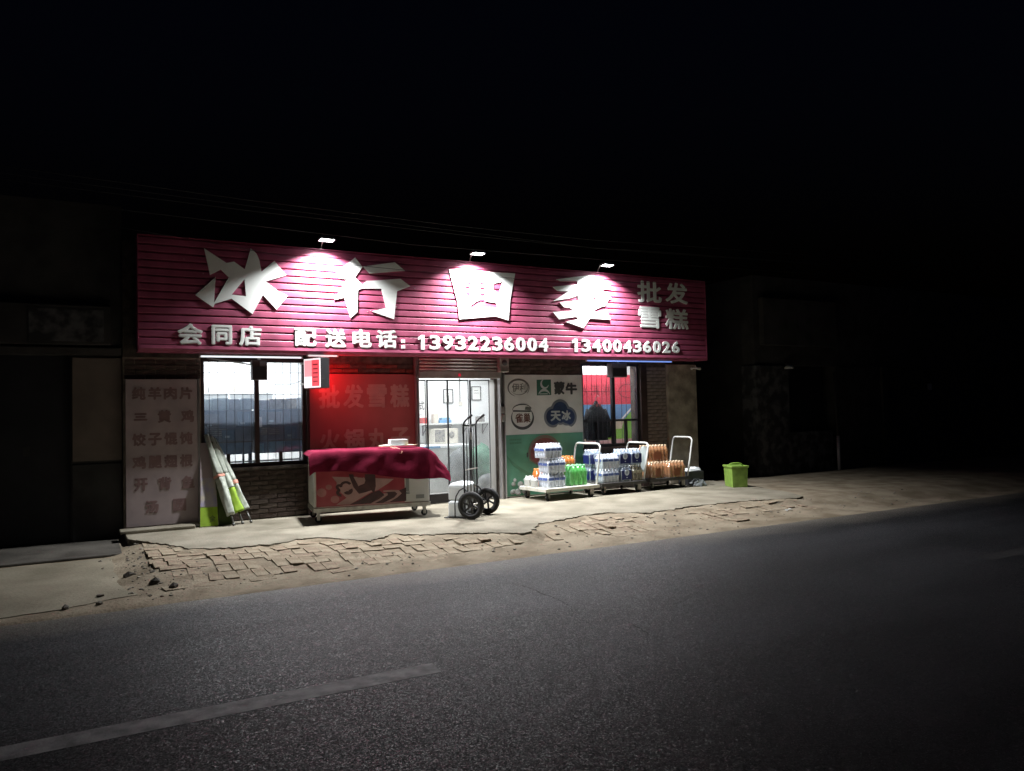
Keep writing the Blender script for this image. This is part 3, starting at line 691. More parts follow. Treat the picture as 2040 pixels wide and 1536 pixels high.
# ------------------------------------------------------------------ boards on the wall
bn = thing('red_banner', 'dark red wall banner with faded lettering behind the covered freezer', 'banner', (3.8, .33, 0))
part('panel', B(2.95, 4.60, .315, .334, .02, 2.065), 'banner', bn, world=True)
part('edging', B(4.602, 4.632, .31, .336, .02, 2.07), 'alu', bn, world=True)
for i, ch in enumerate('批发雪糕'): part('character', put(MB(), ch, 3.08+i*.37, 3.08+i*.37+.32, 1.55, 1.91, .309, .314, 0, .012), 'banner_text', bn, world=True)
for i, ch in enumerate('火锅丸子'): part('character', put(MB(), ch, 3.08+i*.37, 3.08+i*.37+.32, .90, 1.24, .309, .314, 0, .012), 'banner_text', bn, world=True)

ps = thing('product_poster', 'tall grey and green poster board with dairy logos beside the door', 'poster', (7, .33, 0))
PF = .318
part('panel', B(6.205, 7.79, PF, .336, .015, 2.065), 'poster', ps, world=True)
part('green_field', MB().plate([(6.215,.025),(7.78,.025),(7.78,1.05),(6.215,1.05)], PF-.004, PF-.001), 'poster_green', ps, world=True)
lg = part('oval_logo', MB().plate(arcband(6.49,1.845,.215,.155,.032,-40,250), PF-.004, PF-.001).plate(arcband(6.50,1.85,.18,.13,.014,-150,150), PF-.004, PF-.001), 'print_grey', ps, world=True)
put_l = MB(); put(put_l, '伊', 6.36, 6.50, 1.77, 1.92, PF-.006, PF-.001, .0); put(put_l, '利', 6.51, 6.64, 1.77, 1.92, PF-.006, PF-.001, .0)
part('lettering', put_l, 'print_grey', lg, world=True)
lg = part('square_logo', MB().plate([(6.85,1.71),(7.14,1.715),(7.14,1.985),(6.85,1.98)], PF-.004, PF-.001), 'print_green', ps, world=True)
part('crescent', MB().plate(arcband(7.005,1.905,.085,.085,.04,95,350), PF-.008, PF-.005), 'print_pale', lg, world=True)
part('hill', MB().plate(arcband(6.995,1.68,.125,.145,.045,20,160), PF-.008, PF-.005).plate([(6.90,1.728),(7.07,1.730),(7.06,1.745),(6.91,1.743)], PF-.008, PF-.005), 'print_pale', lg, world=True)
part('lettering', put(put(MB(), '蒙', 7.20, 7.42, 1.72, 1.95, PF-.008, PF-.001, 0, .010), '牛', 7.44, 7.68, 1.72, 1.93, PF-.008, PF-.001, 0, .012), 'print_dark', ps, world=True)
lg = part('jar_logo', MB().plate(arcband(6.555,1.33,.225,.20,.05,150,405), PF-.004, PF-.001).plate(arcband(6.55,1.47,.19,.10,.02,10,185), PF-.004, PF-.001).plate([(6.37,1.44),(6.72,1.43),(6.72,1.455),(6.37,1.465)], PF-.004, PF-.001), 'print_dark', ps, world=True)
part('jar_neck', MB().plate([(6.60,1.47),(6.72,1.46),(6.73,1.51),(6.62,1.525)], PF-.004, PF-.001), 'print_grey', lg, world=True)
part('lettering', put(put(MB(), '雀', 6.41, 6.56, 1.25, 1.41, PF-.008, PF-.001, 0, .003), '巢', 6.57, 6.71, 1.25, 1.41, PF-.008, PF-.001, 0, .003), 'print_brown', lg, world=True)
def cloud(g):
    p = []
    for k in range(64):
        a = 2*math.pi*k/64; c = math.cos(a); s_ = math.sin(a); r = 0
        for (ox, oz, rr) in ((-.15,-.04,.15),(.16,-.05,.15),(.0,.07,.16),(0,-.04,.14)):
            b = c*ox+s_*oz; d = b*b-(ox*ox+oz*oz)+(rr+g)**2
            if d > 0: r = max(r, b+math.sqrt(d))
        if abs(a-1.5*math.pi-.2) < .5: r *= .85
        p.append((7.315+c*r, 1.375+s_*r))
    return p
lg = part('cloud_logo', MB().plate(cloud(.035), PF-.004, PF-.001), 'print_bluegrey', ps, world=True)
part('cloud_field', MB().plate(cloud(-.01), PF-.008, PF-.005), 'print_blue', lg, world=True)
part('lettering', put(put(MB(), '天', 7.11, 7.32, 1.26, 1.44, PF-.016, PF-.009, 0, .008), '冰', 7.34, 7.53, 1.265, 1.445, PF-.016, PF-.009, 0, .008), 'print_pale', lg, world=True)
ml = part('melon_slice', MB().plate(ellipse(6.98,.73,.33,.30,24,-25,205)+[(6.98,.42)], PF-.008, PF-.005), 'melon_rind', ps, world=True)
part('flesh', MB().plate(ellipse(6.98,.72,.29,.26,24,-22,202)+[(6.98,.46)], PF-.011, PF-.009), 'melon', ml, world=True)
part('stem', MB().plate([(6.62,.66),(6.645,.66),(6.645,.74),(6.62,.74)], PF-.008, PF-.005), 'print_dark', ps, world=True)
part('swoosh', MB().plate(arcband(6.98,.95,.82,.64,.05,200,262), PF-.008, PF-.005), 'melon_leaf', ps, world=True)
for k in range(2):
    for j in range(7): part('caption', MB().plate([(6.29+j*.034,.955-k*.06),(6.315+j*.034,.955-k*.06),(6.315+j*.034,.985-k*.06),(6.29+j*.034,.985-k*.06)], PF-.007, PF-.005), 'melon_leaf', ps, world=True)
rnd = random.Random(4)
for k in range(16):
    cx = 6.27+rnd.random()*.34; cz = .07+rnd.random()*.34*(1-(cx-6.27)/.5); rr = rnd.uniform(.03,.06)
    o = part('blossom', MB().plate(ellipse(cx,cz,rr,rr*.95,12), PF-.009-.003*k*.2, PF-.005), 'print_pale', ps, world=True)
    part('blossom_heart', MB().plate(arcband(cx,cz,rr*.8,rr*.75,rr*.25,200,420,10), PF-.014-.0006*k, PF-.0102-.0006*k), 'print_grey', o, world=True)

mn = thing('menu_board', 'tall pale board listing frozen foods in faded red characters, left of window', 'sign board', (.96, .28, 0), 0)
part('panel', B(.525, 1.405, .262, .29, .047, 1.985), 'menu', mn, world=True, bev=.004)
part('frame_edge', B(1.407, 1.432, .255, .292, .047, 1.99), 'alu', mn, world=True)
for r, (row, zt) in enumerate((('纯羊肉片',1.88),('三黄鸡',1.57),('饺子馄饨',1.27),('鸡腿翅根',.97),('开背鱼',.68),('汤圆',.38))):
    n = len(row); cw = .165; x0, x1 = ((.60,1.34) if n == 4 else (.62,1.36) if n == 3 else (.75,1.25))
    for i, ch in enumerate(row):
        xx = x0+(x1-x0-cw)*i/(n-1); h = .10 if ch == '三' else .17
        part('character', put(MB(), ch, xx, xx+cw, zt-.17+(.17-h)/2, zt-(.17-h)/2, .2565, .2615, 0, .008), 'menu_text', mn, world=True)

# ------------------------------------------------------------------ small fixtures on the front
def speaker(x0, x1, z0, z1, m, label):
    t = thing('loudspeaker', label, 'speaker', ((x0+x1)/2, .24, z1))
    part('case', B(x0, x1, .14, .30, z0, z1), m, t, world=True, bev=.008)
    part('grille', B(x0+.02, x1-.02, .132, .139, z0+.02, z1-.10), 'black_plastic', t, world=True)
    part('label_plate', B((x0+x1)/2, x1-.015, .134, .139, z1-.09, z1-.02), 'grey_plastic', t, world=True)
    part('bracket', B((x0+x1)/2-.02, (x0+x1)/2+.02, .18, .22, z1, 2.334), 'steel', t, world=True)
speaker(2.11, 2.31, 1.97, 2.25, 'frame_brown', 'reddish brown box hanging over the middle of the left window')
speaker(8.33, 8.67, 2.02, 2.28, 'grey_plastic', 'dark grey box hanging over the middle of the right window')
t = thing('window_cable', 'thin black cable sagging across the left window to the light box', 'cable', (2.55, .28, 1.9))
part('cord', MB().tube([(2.27,.25,1.96)]+[(2.27+.58*k/10, .25, 1.96-.09*math.sin(math.pi*k/10*.85)+.06*k/10) for k in range(1,11)], .004, 5), 'cable', t, world=True, smooth=True)
t = thing('roof_strut', 'slanting metal strut across the top of the left window', 'strut', (1.9, .22, 2.2))
part('bar', MB().tube([(1.52,.2,2.27),(2.30,.17,2.155)], .011, 6), 'steel', t, world=True, smooth=True)
sc = thing('security_camera', 'small white camera on the plaster pillar at the right', 'camera', (10.38, .30, 2.2))
part('mount', MB().lathe([(.03,0),(.03,.012),(.012,.016),(.012,.06)], 14, (10.36,.299,2.2), (0,-1,0)), 'white_metal', sc, world=True, smooth=True)
part('body', MB().tube([(10.34,.22,2.21),(10.46,.16,2.185)], [.022,.026], 12), 'white_metal', sc, world=True, smooth=True)
part('lens_cap', MB().tube([(10.461,.1595,2.185),(10.47,.155,2.183)], [.02,.018], 12), 'black_plastic', sc, world=True, smooth=True)

# ------------------------------------------------------------------ overhead wires
def wire(pts, r, label):
    P = []
    for (a, b) in zip(pts[:-1], pts[1:]):
        n = 10
        for k in range(n): P.append(tuple(a[q]+(b[q]-a[q])*k/n for q in range(3)))
    P.append(pts[-1])
    tag(part('overhead_wire', MB().tube(P, r, 5), 'cable', smooth=True), label, 'wire', 'overhead wires')
wire([(-30,-.8,4.6),(.76,-.8,3.95),(4.14,-.8,3.86),(7.51,-.8,3.9),(12,-.8,4.0),(40,-.8,4.6)], .004, 'lowest free overhead wire, passing just above the middle floodlight')
wire([(-30,-.12,5.2),(-3,-.12,4.2),(1.42,-.12,3.81),(2.5,-.12,3.69),(3.4,-.12,3.64),(4.33,-.12,3.62),(6.26,-.12,3.62),(8.4,-.12,3.69),(11,-.12,3.86),(40,-.12,4.9)], .0035, 'thin wire crossing in front of the big sign characters')
wire([(-30,-1.5,5.0),(1.8,-1.5,4.05),(4.51,-1.5,4.01),(6.85,-1.5,4.02),(9.04,-1.5,4.1),(40,-1.5,5.0)], .0045, 'highest overhead wire above the shop sign')
wire([(-30,-1.2,4.8),(1.86,-1.2,4.0),(4.9,-1.2,3.97),(7.06,-1.2,3.98),(8.22,-1.2,4.02),(40,-1.2,4.8)], .004, 'overhead wire second from the top above the sign')
wire([(-30,-1.25,4.9),(1.86,-1.28,4.04),(4.9,-1.26,4.0),(7.06,-1.25,3.96),(8.22,-1.25,3.99),(40,-1.25,4.85)], .0035, 'overhead wire crossing its twin above the right end of the sign')

# ------------------------------------------------------------------ chest freezer with blanket
FZ = thing('chest_freezer', 'chest freezer with red chocolate ice cream print on casters before the banner', 'freezer', (2.75, -.60, 0), R(-8.5))
FL, FD = 1.60, .70
part('body', B(0, FL, 0, FD, .205, .93), 'freezer_white', FZ, bev=.015)
part('base_frame', MB().box(-.01, FL+.01, -.012, .04, .14, .2).box(-.01, FL+.01, FD-.04, FD+.012, .14, .2).box(-.01, .04, .04, FD-.04, .14, .2).box(FL-.04, FL+.01, .04, FD-.04, .14, .2), 'steel', FZ, bev=.004)
for (x, y) in ((.06,.05),(FL-.07,.05),(.06,FD-.06),(FL-.07,FD-.06)):
    c = part('caster', MB().box(x-.02,x+.02,y-.022,y-.014,.03,.14).box(x-.02,x+.02,y+.014,y+.022,.03,.14).box(x-.03,x+.03,y-.03,y+.03,.128,.139), 'steel', FZ)
    part('wheel', MB().lathe([(.02,-.012),(.042,-.012),(.046,-.006),(.046,.006),(.042,.012),(.02,.012)], 16, (x,y,.046), (0,1,0)), 'rubber', c, smooth=True)
gp = part('front_print', B(.03, 1.24, -.006, -.001, .215, .90), 'freezer_red', FZ)
def g(pts):
    return [((zx-155)/(1660-155)*1.6+.0, .21+(990-(zx-155)*.0565-zy)*.00092) for (zx, zy) in pts]
def art(name, polys, m, d):
    mb = MB()
    for i, p in enumerate(polys): mb.plate(p, -.006-d-.0008*i, -.0065-d+.0045)
    part(name, mb, m, gp)
art('cream_swirl', [g([(380,535),(590,545),(930,560),(1180,570),(1100,640),(960,740),(890,760),(600,950),(430,950),(560,850),(430,700),(440,620)])], 'cream', .003)
art('rose_petal', [g([(250+60*math.cos(a/3), 770+65*math.sin(a/3)) for a in range(19)])], 'rose', .003)
art('rose_petal', [g([(340+40*math.cos(a/3), 690+38*math.sin(a/3)) for a in range(19)])], 'rose', .003)
art('rose_petal', [g([(415+55*math.cos(a/3), 870+55*math.sin(a/3)) for a in range(19)])], 'rose', .005)
art('chocolate_piece', [g([(590,500),(650,500),(715,680),(800,600),(800,500),(935,500),(940,680),(915,790),(880,740),(800,770),(720,790),(650,690)])], 'choc', .006)
art('wrapper_edge', [g([(655,540),(700,540),(735,640),(780,540),(805,590),(790,640),(715,672)])], 'cream', .009)
def ring(cx, cy, r0, r1, a0, a1, n=12):
    o = [(cx+r1*math.cos(R(a0+(a1-a0)*k/n)), cy+r1*math.sin(R(a0+(a1-a0)*k/n))) for k in range(n+1)]
    i_ = [(cx+r0*math.cos(R(a0+(a1-a0)*k/n)), cy+r0*math.sin(R(a0+(a1-a0)*k/n))) for k in range(n+1)]
    return g(o+i_[::-1])
art('chocolate_flower', [ring(555,680,45,80,170,330), ring(470,690,8,45,90,330), ring(490,770,18,60,80,260), ring(580,740,10,62,-30,150)], 'choc', .006)
art('chocolate_wave', [g([(600,950),(750,870),(880,780),(985,740),(1045,800),(870,938)])], 'choc', .006)
art('chocolate_sea', [g([(1045,800),(1100,760),(1250,745),(1340,700),(1340,905),(1030,930),(880,938)])], 'choc', .0035)
art('cream_ribbon', [g([(1035,745),(1140,736),(1240,740),(1280,790),(1220,850),(1120,915),(1030,932),(1110,890),(1180,850),(1222,795),(1190,762),(1040,768)]), g([(1035,790),(1090,785),(1095,812),(1000,890),(920,935),(870,938),(980,870),(1050,815)])], 'cream', .009)
part('grille', B(1.26, 1.305, -.006, -.001, .36, .9), 'freezer_grey', FZ)
part('grille_slot', MB().box(1.25,1.31,-.01,-.0065,.325,.335).box(1.25,1.31,-.01,-.0065,.342,.352), 'print_dark', FZ)
part('badge', B(1.40, 1.52, -.007, -.001, .25, .305), 'freezer_grey', FZ, bev=.004)

BL = thing('blanket', 'dark crimson quilt draped over the chest freezer', 'blanket', (2.75, -.60, 0), R(-8.5))
mb = MB(); NS, NT = 170, 100
def roll(e, k, r):
    h = r*(1-math.exp(-e/r)) if e > 0 else 0
    return k*e+(1-k)*h, math.sqrt(1-k*k)*(e-h)
for i in range(NS+1):
    s_ = -.05+(FL+.47)*i/NS
    front = .28+.17*sm((s_-.2)/1.3)
    for j in range(NT+1):
        t_ = -front+(FD+.04+front)*j/NT
        ex = max(0, s_-(FL-.10)); ey = max(0, -t_-(-.03)); el = max(0, .02-s_)
        ox, fx = roll(ex, .62, .10); oy, fy = roll(ey, .16, .05)
        n1 = noise.noise(Vector((s_*3.2, t_*3.2, 2))); n2 = noise.noise(Vector((s_*9, t_*7, 6)))
        x = min(s_, FL-.10)+ox - (.02 if el else 0); y = max(t_, .03)-oy - .02
        n3 = noise.noise(Vector((s_*16+3*n1, t_*13, 9))); n2 += .18*n3
        z = .955-math.sqrt(fx*fx+fy*fy)*(1-.1*min(1, fx*3)*min(1, fy*3)) + .010*n1 + .003*n2 - .8*el
        hang = min(1, ey/.2)
        y -= .02 + hang*(.009*math.sin(s_*11+4*n1)+.016*n1+.004*n2)
        if ex > .05: 
            x += min(1, ex/.3)*(.022*math.sin(t_*12+2*n1)+.005*n2); z += .012*math.sin(t_*21+s_*9)*min(1, ex/.2)
        mb.v.append(Vector((x, y, z)))
for i in range(NS):
    for j in range(NT):
        a = i*(NT+1)+j; mb.f.append([a, a+NT+1, a+NT+2, a+1]); mb.m.append(0)
o = part('cloth', mb, 'blanket', BL, smooth=True, recalc=False); md = o.modifiers.new('solid', 'SOLIDIFY'); md.thickness = .009; md.offset = 1
cb = thing('cardboard_sheet', 'flattened brown cardboard lying on the crimson quilt', 'cardboard', (2.75, -.6, 0), R(-8.5))
part('sheet', MB().slabp([(.92,.20),(1.02,.03),(1.40,.08),(1.47,.10),(1.40,.42),(.98,.44)], .992, .998), 'card', cb)
part('flap', MB().slabp([(1.25,.06),(1.46,.09),(1.42,.34),(1.27,.32)], 1.0, 1.004), 'card', cb)
pp = thing('paper_sheet', 'white paper under the tray on the cardboard', 'paper', (2.75, -.6, 0), R(-8.5))
part('sheet', MB().slabp([(.99,.14),(1.03,.06),(1.27,.06),(1.27,.34),(1.01,.36)], 1.0055, 1.008), 'paper', pp)
tr = thing('foam_tray', 'white foam tray standing on the quilt covered freezer', 'tray', (2.75, -.6, 1.009), R(-8.5))
part('tray', MB().frustum(1.08,1.33,.12,.30,0,.006,0,0).box(1.08,1.33,.12,.135,.006,.075).box(1.08,1.33,.285,.30,.006,.075).box(1.08,1.095,.135,.285,.006,.075).box(1.315,1.33,.135,.285,.006,.075), 'foam', tr, bev=.004)
sp = thing('strap_loop', 'small pinkish strap loop hanging over the front of the quilt', 'strap', (2.75, -.6, 0), R(-8.5))
part('strap', MB().tube([(1.06,.04,.985),(1.10,-.015,.967),(1.14,-.045,.93),(1.16,-.068,.90),(1.19,-.068,.895),(1.20,-.062,.92),(1.17,-.035,.955),(1.10,.0,.985)], .008, 6), 'strap', sp, smooth=True)

# ------------------------------------------------------------------ hand truck with foam boxes
HT = thing('hand_truck', 'black hand truck with two spoked rubber wheels before the glass door', 'hand truck', (4.745, -1.33, 0), R(40))
for s_ in (-1, 1):
    x = s_*.215
    part('upright', MB().tube([(x,0,.012),(x,0,.4),(x,0,1.0),(x,0,1.27),(x,-.015,1.315),(x,-.045,1.345),(x,-.11,1.395)], .0125, 10), 'black_paint', HT, smooth=True)
    part('grip', MB().tube([(x,-.07,1.364),(x,-.135,1.413)], .0165, 10), 'rubber', HT, smooth=True)
    part('brace', MB().tube([(x,0,.42),(x*1.05,-.05,.36),(x*1.12,-.12,.2),(x*1.12,-.12,.19)], .010, 8), 'black_paint', HT, smooth=True)
    part('guard', MB().tube([(x,.01,.42),(x,.08,.38),(x,.13,.30),(x,.15,.2),(x,.15,.015)], .009, 8), 'black_paint', HT, smooth=True)
    wx = s_*.285
    wh = part('wheel', MB().lathe([(.125,-.028),(.15,-.034),(.178,-.026),(.19,-.01),(.19,.01),(.178,.026),(.15,.034),(.125,.028)], 36, (wx,-.12,.19), (1,0,0)), 'rubber', HT, smooth=True)
    rim = MB().lathe([(.112,-.02),(.128,-.024),(.128,.024),(.112,.02)], 30, (0,0,0), (1,0,0))
    rim = MB()
    n = 30
    for k in range(n):
        for (r, h) in ((.112,-.02),(.128,-.024),(.128,.024),(.112,.02)):
            a = 2*math.pi*k/n; rim.v.append(Vector((h, r*math.cos(a), r*math.sin(a))))
    for k in range(n):
        for q in range(4): rim.f.append([k*4+q, k*4+(q+1)%4, ((k+1)%n)*4+(q+1)%4, ((k+1)%n)*4+q]); rim.m.append(0)
    rim.lathe([(.028,-.03),(.032,0),(.028,.03)], 14, (0,0,0), (1,0,0))
    for k in range(6):
        a = math.pi*k/3; ca, sa = math.cos(a), math.sin(a); b_ = a+.35
        rim.add([(-.01,.025*ca-.012*sa,.025*sa+.012*ca),(-.01,.025*ca+.012*sa,.025*sa-.012*ca),(-.01,.116*math.cos(b_)+.014*sa,.116*math.sin(b_)-.014*ca),(-.01,.116*math.cos(b_)-.014*sa,.116*math.sin(b_)+.014*ca),
                 (.01,.025*ca-.012*sa,.025*sa+.012*ca),(.01,.025*ca+.012*sa,.025*sa-.012*ca),(.01,.116*math.cos(b_)+.014*sa,.116*math.sin(b_)-.014*ca),(.01,.116*math.cos(b_)-.014*sa,.116*math.sin(b_)+.014*ca)],
                [(0,1,2,3),(7,6,5,4),(0,4,5,1),(1,5,6,2),(2,6,7,3),(3,7,4,0)])
    rim.xf(Matrix.Translation((wx,-.12,.19)))
    part('rim', rim, 'black_plastic', wh)
# the tyre must stay open in the middle: replace its closed caps
for o in [c for c in HT.children if c.name.startswith('wheel')]:
    bm = bmesh.new(); bm.from_mesh(o.data)
    bmesh.ops.delete(bm, geom=[f for f in bm.faces if len(f.verts) > 4], context='FACES'); bm.to_mesh(o.data); bm.free()
    md = o.modifiers.new('solid', 'SOLIDIFY'); md.thickness = .012
for x in (-.11, 0, .11): part('bar', MB().tube([(x,0,.12),(x,0,1.27)], .0075, 8), 'black_paint', HT, smooth=True)
part('top_bar', MB().tube([(-.215,0,1.27),(.215,0,1.27)], .0125, 8), 'black_paint', HT, smooth=True)
part('middle_bar', MB().tube([(-.215,-.012,.66),(.215,-.012,.66)], .008, 8), 'steel', HT, smooth=True)
part('low_bar', MB().tube([(-.215,0,.26),(.215,0,.26)], .010, 8), 'black_paint', HT, smooth=True)
part('axle', MB().tube([(-.27,-.12,.19),(.27,-.12,.19)], .011, 8), 'steel', HT, smooth=True)
part('toe_plate', MB().box(-.23,.23,-.005,.31,.003,.012).box(-.23,.23,-.012,-.005,.003,.09), 'black_paint', HT)
for k, lb in enumerate(('lower white foam box on the toe plate of the hand truck', 'upper white foam box behind the bars of the hand truck')):
    t = thing('foam_box', lb, 'box', (4.745, -1.33, .0135+k*.232), R(40), 'white boxes on the hand truck')
    dx = .012*k
    part('box', B(-.19+dx, .19+dx, .02, .265, 0, .19), 'foam', t, bev=.012)
    part('lid', MB().frustum(-.192+dx,.192+dx,.017,.268,.192,.23,.022,.04), 'foam', t, bev=.008)

# ------------------------------------------------------------------ platform trolleys
def trolley(x, y, rz, L, W, hz, deckm, label, hx=.10, hm='white_metal', h0=.04, h1=.04):
    t = thing('platform_trolley', label, 'trolley', (x, y, 0), R(rz), 'platform trolleys with drinks')
    part('deck', B(0, L, 0, W, .165, .2), deckm, t, bev=.006)
    part('skirt', MB().box(0,L,-.004,.0,.145,.19).box(0,L,W,W+.004,.145,.19).box(-.004,0,0,W,.145,.19).box(L,L+.004,0,W,.145,.19), deckm, t)
    for (cx, cyy, a) in ((.10,.09,.5),(L-.10,.09,-.3),(.10,W-.09,.2),(L-.10,W-.09,.9)):
        c = part('caster', MB().box(-.045,.045,-.04,.04,.152,.164).box(-.032,.032,-.030,-.024,.04,.152).box(-.032,.032,.024,.030,.04,.152).lathe([(.012,-.04),(.012,.04)], 8, (-.01,0,.055), (0,1,0)), 'steel', t, bev=.002)
        c.location = (cx, cyy, 0); c.rotation_euler = (0, 0, a)
        part('wheel', MB().lathe([(.025,-.018),(.05,-.018),(.055,-.01),(.055,.01),(.05,.018),(.025,.018)], 18, (-.01,0,.056), (0,1,0)), 'rubber', c, smooth=True)
    a, b = h0, W-h1; P = [(L-.03,a,.19),(L-.03+hx*.5,a,.5),(L-.03+hx*.95,a,hz-.08)]
    for k in range(1, 5): th = math.pi/2*k/5; P.append((L-.03+hx, a+.08*(1-math.cos(th)), hz-.08+.08*math.sin(th)))
    P.append((L-.03+hx, a+.08, hz)); P.append((L-.03+hx, b-.08, hz))
    for k in range(1, 5): th = math.pi/2*k/5; P.append((L-.03+hx, b-.08*(1-math.sin(th)), hz-.08+.08*math.cos(th)))
    P += [(L-.03+hx*.95,b,hz-.08),(L-.03+hx*.5,b,.5),(L-.03,b,.19)]
    part('handle', MB().tube(P, .0165, 10), hm, t, smooth=True)
    return t
trolley(6.45, -.55, 4, 1.10, .75, .87, 'deck', 'cream platform trolley with white tube handle, nearest the glass door')
trolley(7.64, -.42, 1, .96, .66, .84, 'deck_dark', 'dark platform trolley in the middle, carrying blue labelled water', .13)
trolley(8.74, -.34, 0, .92, .60, .90, 'deck_dark', 'dark platform trolley at the right end, carrying amber drinks', .14)

# ------------------------------------------------------------------ shrink wrapped drink packs
BOT = {}
def pack(kind, nx, ny, r, h, x, y, z, rz, label, band=None, cat='drink pack'):
    """nx by ny bottles in a film; x, y is the front left corner"""
    p = PACKS[kind]
    t = thing('drink_pack', label, cat, (x, y, z), R(rz), 'shrink wrapped drink packs on the trolleys')
    key = (kind, r, h)
    if key not in BOT:
        prof = [(r*.8,0),(r*.97,.006),(r*.97,h*.3),(r*.90,h*.36),(r*.97,h*.42),(r*.97,h*.66),(r*.75,h*.80),(r*.42,h*.90),(r*.42,h*.915),(r*.46,h*.92),(r*.46,h)]
        BOT[key] = MB().lathe(prof, 10, mis=[0]*8+[1,1]).mesh('bottle', [p['body'], p['cap']], True, False)
    for i in range(nx):
        for j in range(ny): link('bottle', BOT[key], t, (r+i*2*r, r+j*2*r, .001))
    W, D = nx*2*r, ny*2*r; e = .003; mb = MB()
    # film: straight up to the shoulders, then drawn in over the caps with a bump for every cap
    NX, NY = nx*4, ny*4; hs = h*.70
    def top(u, v):
        cx = (u*nx) % 1-.5; cy2 = (v*ny) % 1-.5; d = math.hypot(cx, cy2)
        edge = min(u*nx, (1-u)*nx, v*ny, (1-v)*ny)
        base = hs+(h*.88-hs)*sm(edge/.55)
        return max(base, base+(h+.004-h*.88)*sm((.42-d)/.25) if edge > .2 else base)
    k0 = len(mb.v)
    for i in range(NX+1):
        for j in range(NY+1):
            u, v = i/NX, j/NY; mb.v.append(Vector((-e+u*(W+2*e), -e+v*(D+2*e), top(u, v))))
    for i in range(NX):
        for j in range(NY): a = i*(NY+1)+j; mb.f.append([a, a+NY+1, a+NY+2, a+1]); mb.m.append(0)
    # skirt with slight scallops between the bottles
    per = [(i/NX, 0) for i in range(NX)]+[(1, j/NY) for j in range(NY)]+[(1-i/NX, 1) for i in range(NX)]+[(0, 1-j/NY) for j in range(NY)]
    k1 = len(mb.v); n = len(per)
    for zz in (0, hs*.5, hs):
        for (u, v) in per:
            ph = abs(math.sin(math.pi*(u*nx if v in (0, 1) else v*ny)))
            ins = (1-ph)*.013; xx = -e+u*(W+2*e); yy = -e+v*(D+2*e)
            if zz < hs:
                xx += ins if u == 0 else -ins if u == 1 else 0; yy += ins if v == 0 else -ins if v == 1 else 0
            mb.v.append(Vector((xx, yy, zz)))
    for q in range(2):
        for k in range(n): mb.f.append([k1+q*n+k, k1+q*n+(k+1)%n, k1+(q+1)*n+(k+1)%n, k1+(q+1)*n+k]); mb.m.append(0)
    part('film', mb, p['film'], t, smooth=True)
    if band == 'strip':
        z0, z1 = h*.50, h*.67
        for k in range(3):
            part('printed_strip', B(.012+k*(W-.02)/3, (k+1)*(W-.02)/3, -e-.004, -e-.0015, z0, z1), p['band'], t)
        part('printed_strip', B(-e-.004, -e-.0015, .02, D-.02, z0, z1), p['band'], t)
    elif band == 'panel':
        o = part('printed_panel', MB().plate([(.006,h*.12),(W-.006,h*.12),(W-.006,h*.68),(W*.75,h*.72),(W*.25,h*.72),(.006,h*.68)], -e-.004, -e-.0015), p['band'], t)
        part('printed_disc', MB().plate(ellipse(W*.5,h*.57,W*.22,h*.20,20), -e-.007, -e-.0045), p['cap'], o)
        part('printed_emblem', MB().plate(ellipse(W*.5,h*.57,W*.13,h*.12,16), -e-.0095, -e-.0075), p['body'], o)
        part('printed_spot', MB().plate(ellipse(W*.5,h*.25,W*.07,h*.03,12), -e-.007, -e-.0045), p['cap'], o)
        part('printed_panel', B(-e-.004, -e-.0015, .015, D-.015, h*.12, h*.66), p['band'], t)
    elif band == 'arch':
        part('printed_arch', MB().plate([(W*.33,h*.1)]+[(W*.5+W*.17*math.cos(R(180-12*k)), h*.45+h*.16*math.sin(R(180-12*k))) for k in range(16)]+[(W*.67,h*.1)], -e-.004, -e-.0015), p['band'], t)
    return t
T1 = lambda a, b: (6.45+a*math.cos(R(4))-b*math.sin(R(4)), -.55+a*math.sin(R(4))+b*math.cos(R(4)))
for k, (dx, dy, dr, lb) in enumerate(((0,0,0,'bottom pack of white water bottles in the stack of three'), (.012,.015,-1.5,'middle pack of white water bottles in the stack of three'), (-.03,.03,2,'topmost pack of white water bottles in the stack of three'))):
    x, y = T1(.12+dx, .10+dy); pack('water', 5, 4, .036, .232, x, y, .201+k*.238, 4+dr, lb, 'strip')
x, y = T1(.03, .52); pack('milk', 2, 2, .036, .17, x, y, .201, 6, 'small white carton like pack at the left back corner of the cream trolley', None)
x, y = T1(.03, .33); pack('milk', 1, 2, .036, .16, x, y, .201, 4, 'small white pack at the left edge of the cream trolley', None)
x, y = T1(.215, .55); pack('orange', 2, 2, .036, .28, x, y, .201, 4, 'orange soda pack peeking out behind the left of the water stack', None)
x, y = T1(.57, .10); pack('green', 4, 3, .045, .335, x, y, .201, 3, 'bright green soda pack on the cream trolley', None)
x, y = T1(.52, .44); pack('tea', 6, 3, .036, .225, x, y, .201, 4, 'brownish bottle pack under the orange and dark soda packs', None)
x, y = T1(.50, .44); pack('cola', 3, 3, .036, .225, x, y, .43, 4, 'dark cola pack with reddish caps beside the orange soda', 'strip')
x, y = T1(.72, .44); pack('orange', 3, 3, .038, .235, x, y, .43, 4, 'orange soda pack above the bright green pack', None)
for k, lb in enumerate(('lower of the two white water packs behind the white handle', 'upper of the two white water packs behind the white handle')):
    pack('water', 5, 3, .037, .235, 7.68+.012*k, -.38+.02*k, .201+k*.24, 1-2*k, lb, 'strip')
pack('blue', 4, 3, .034, .27, 7.68, -.02, .201, 0, 'low blue labelled pack at the back left of the middle trolley', 'panel')
pack('blue', 4, 3, .034, .27, 7.68, -.02, .475, 0, 'blue labelled pack standing tall at the back left of the middle trolley', 'panel')
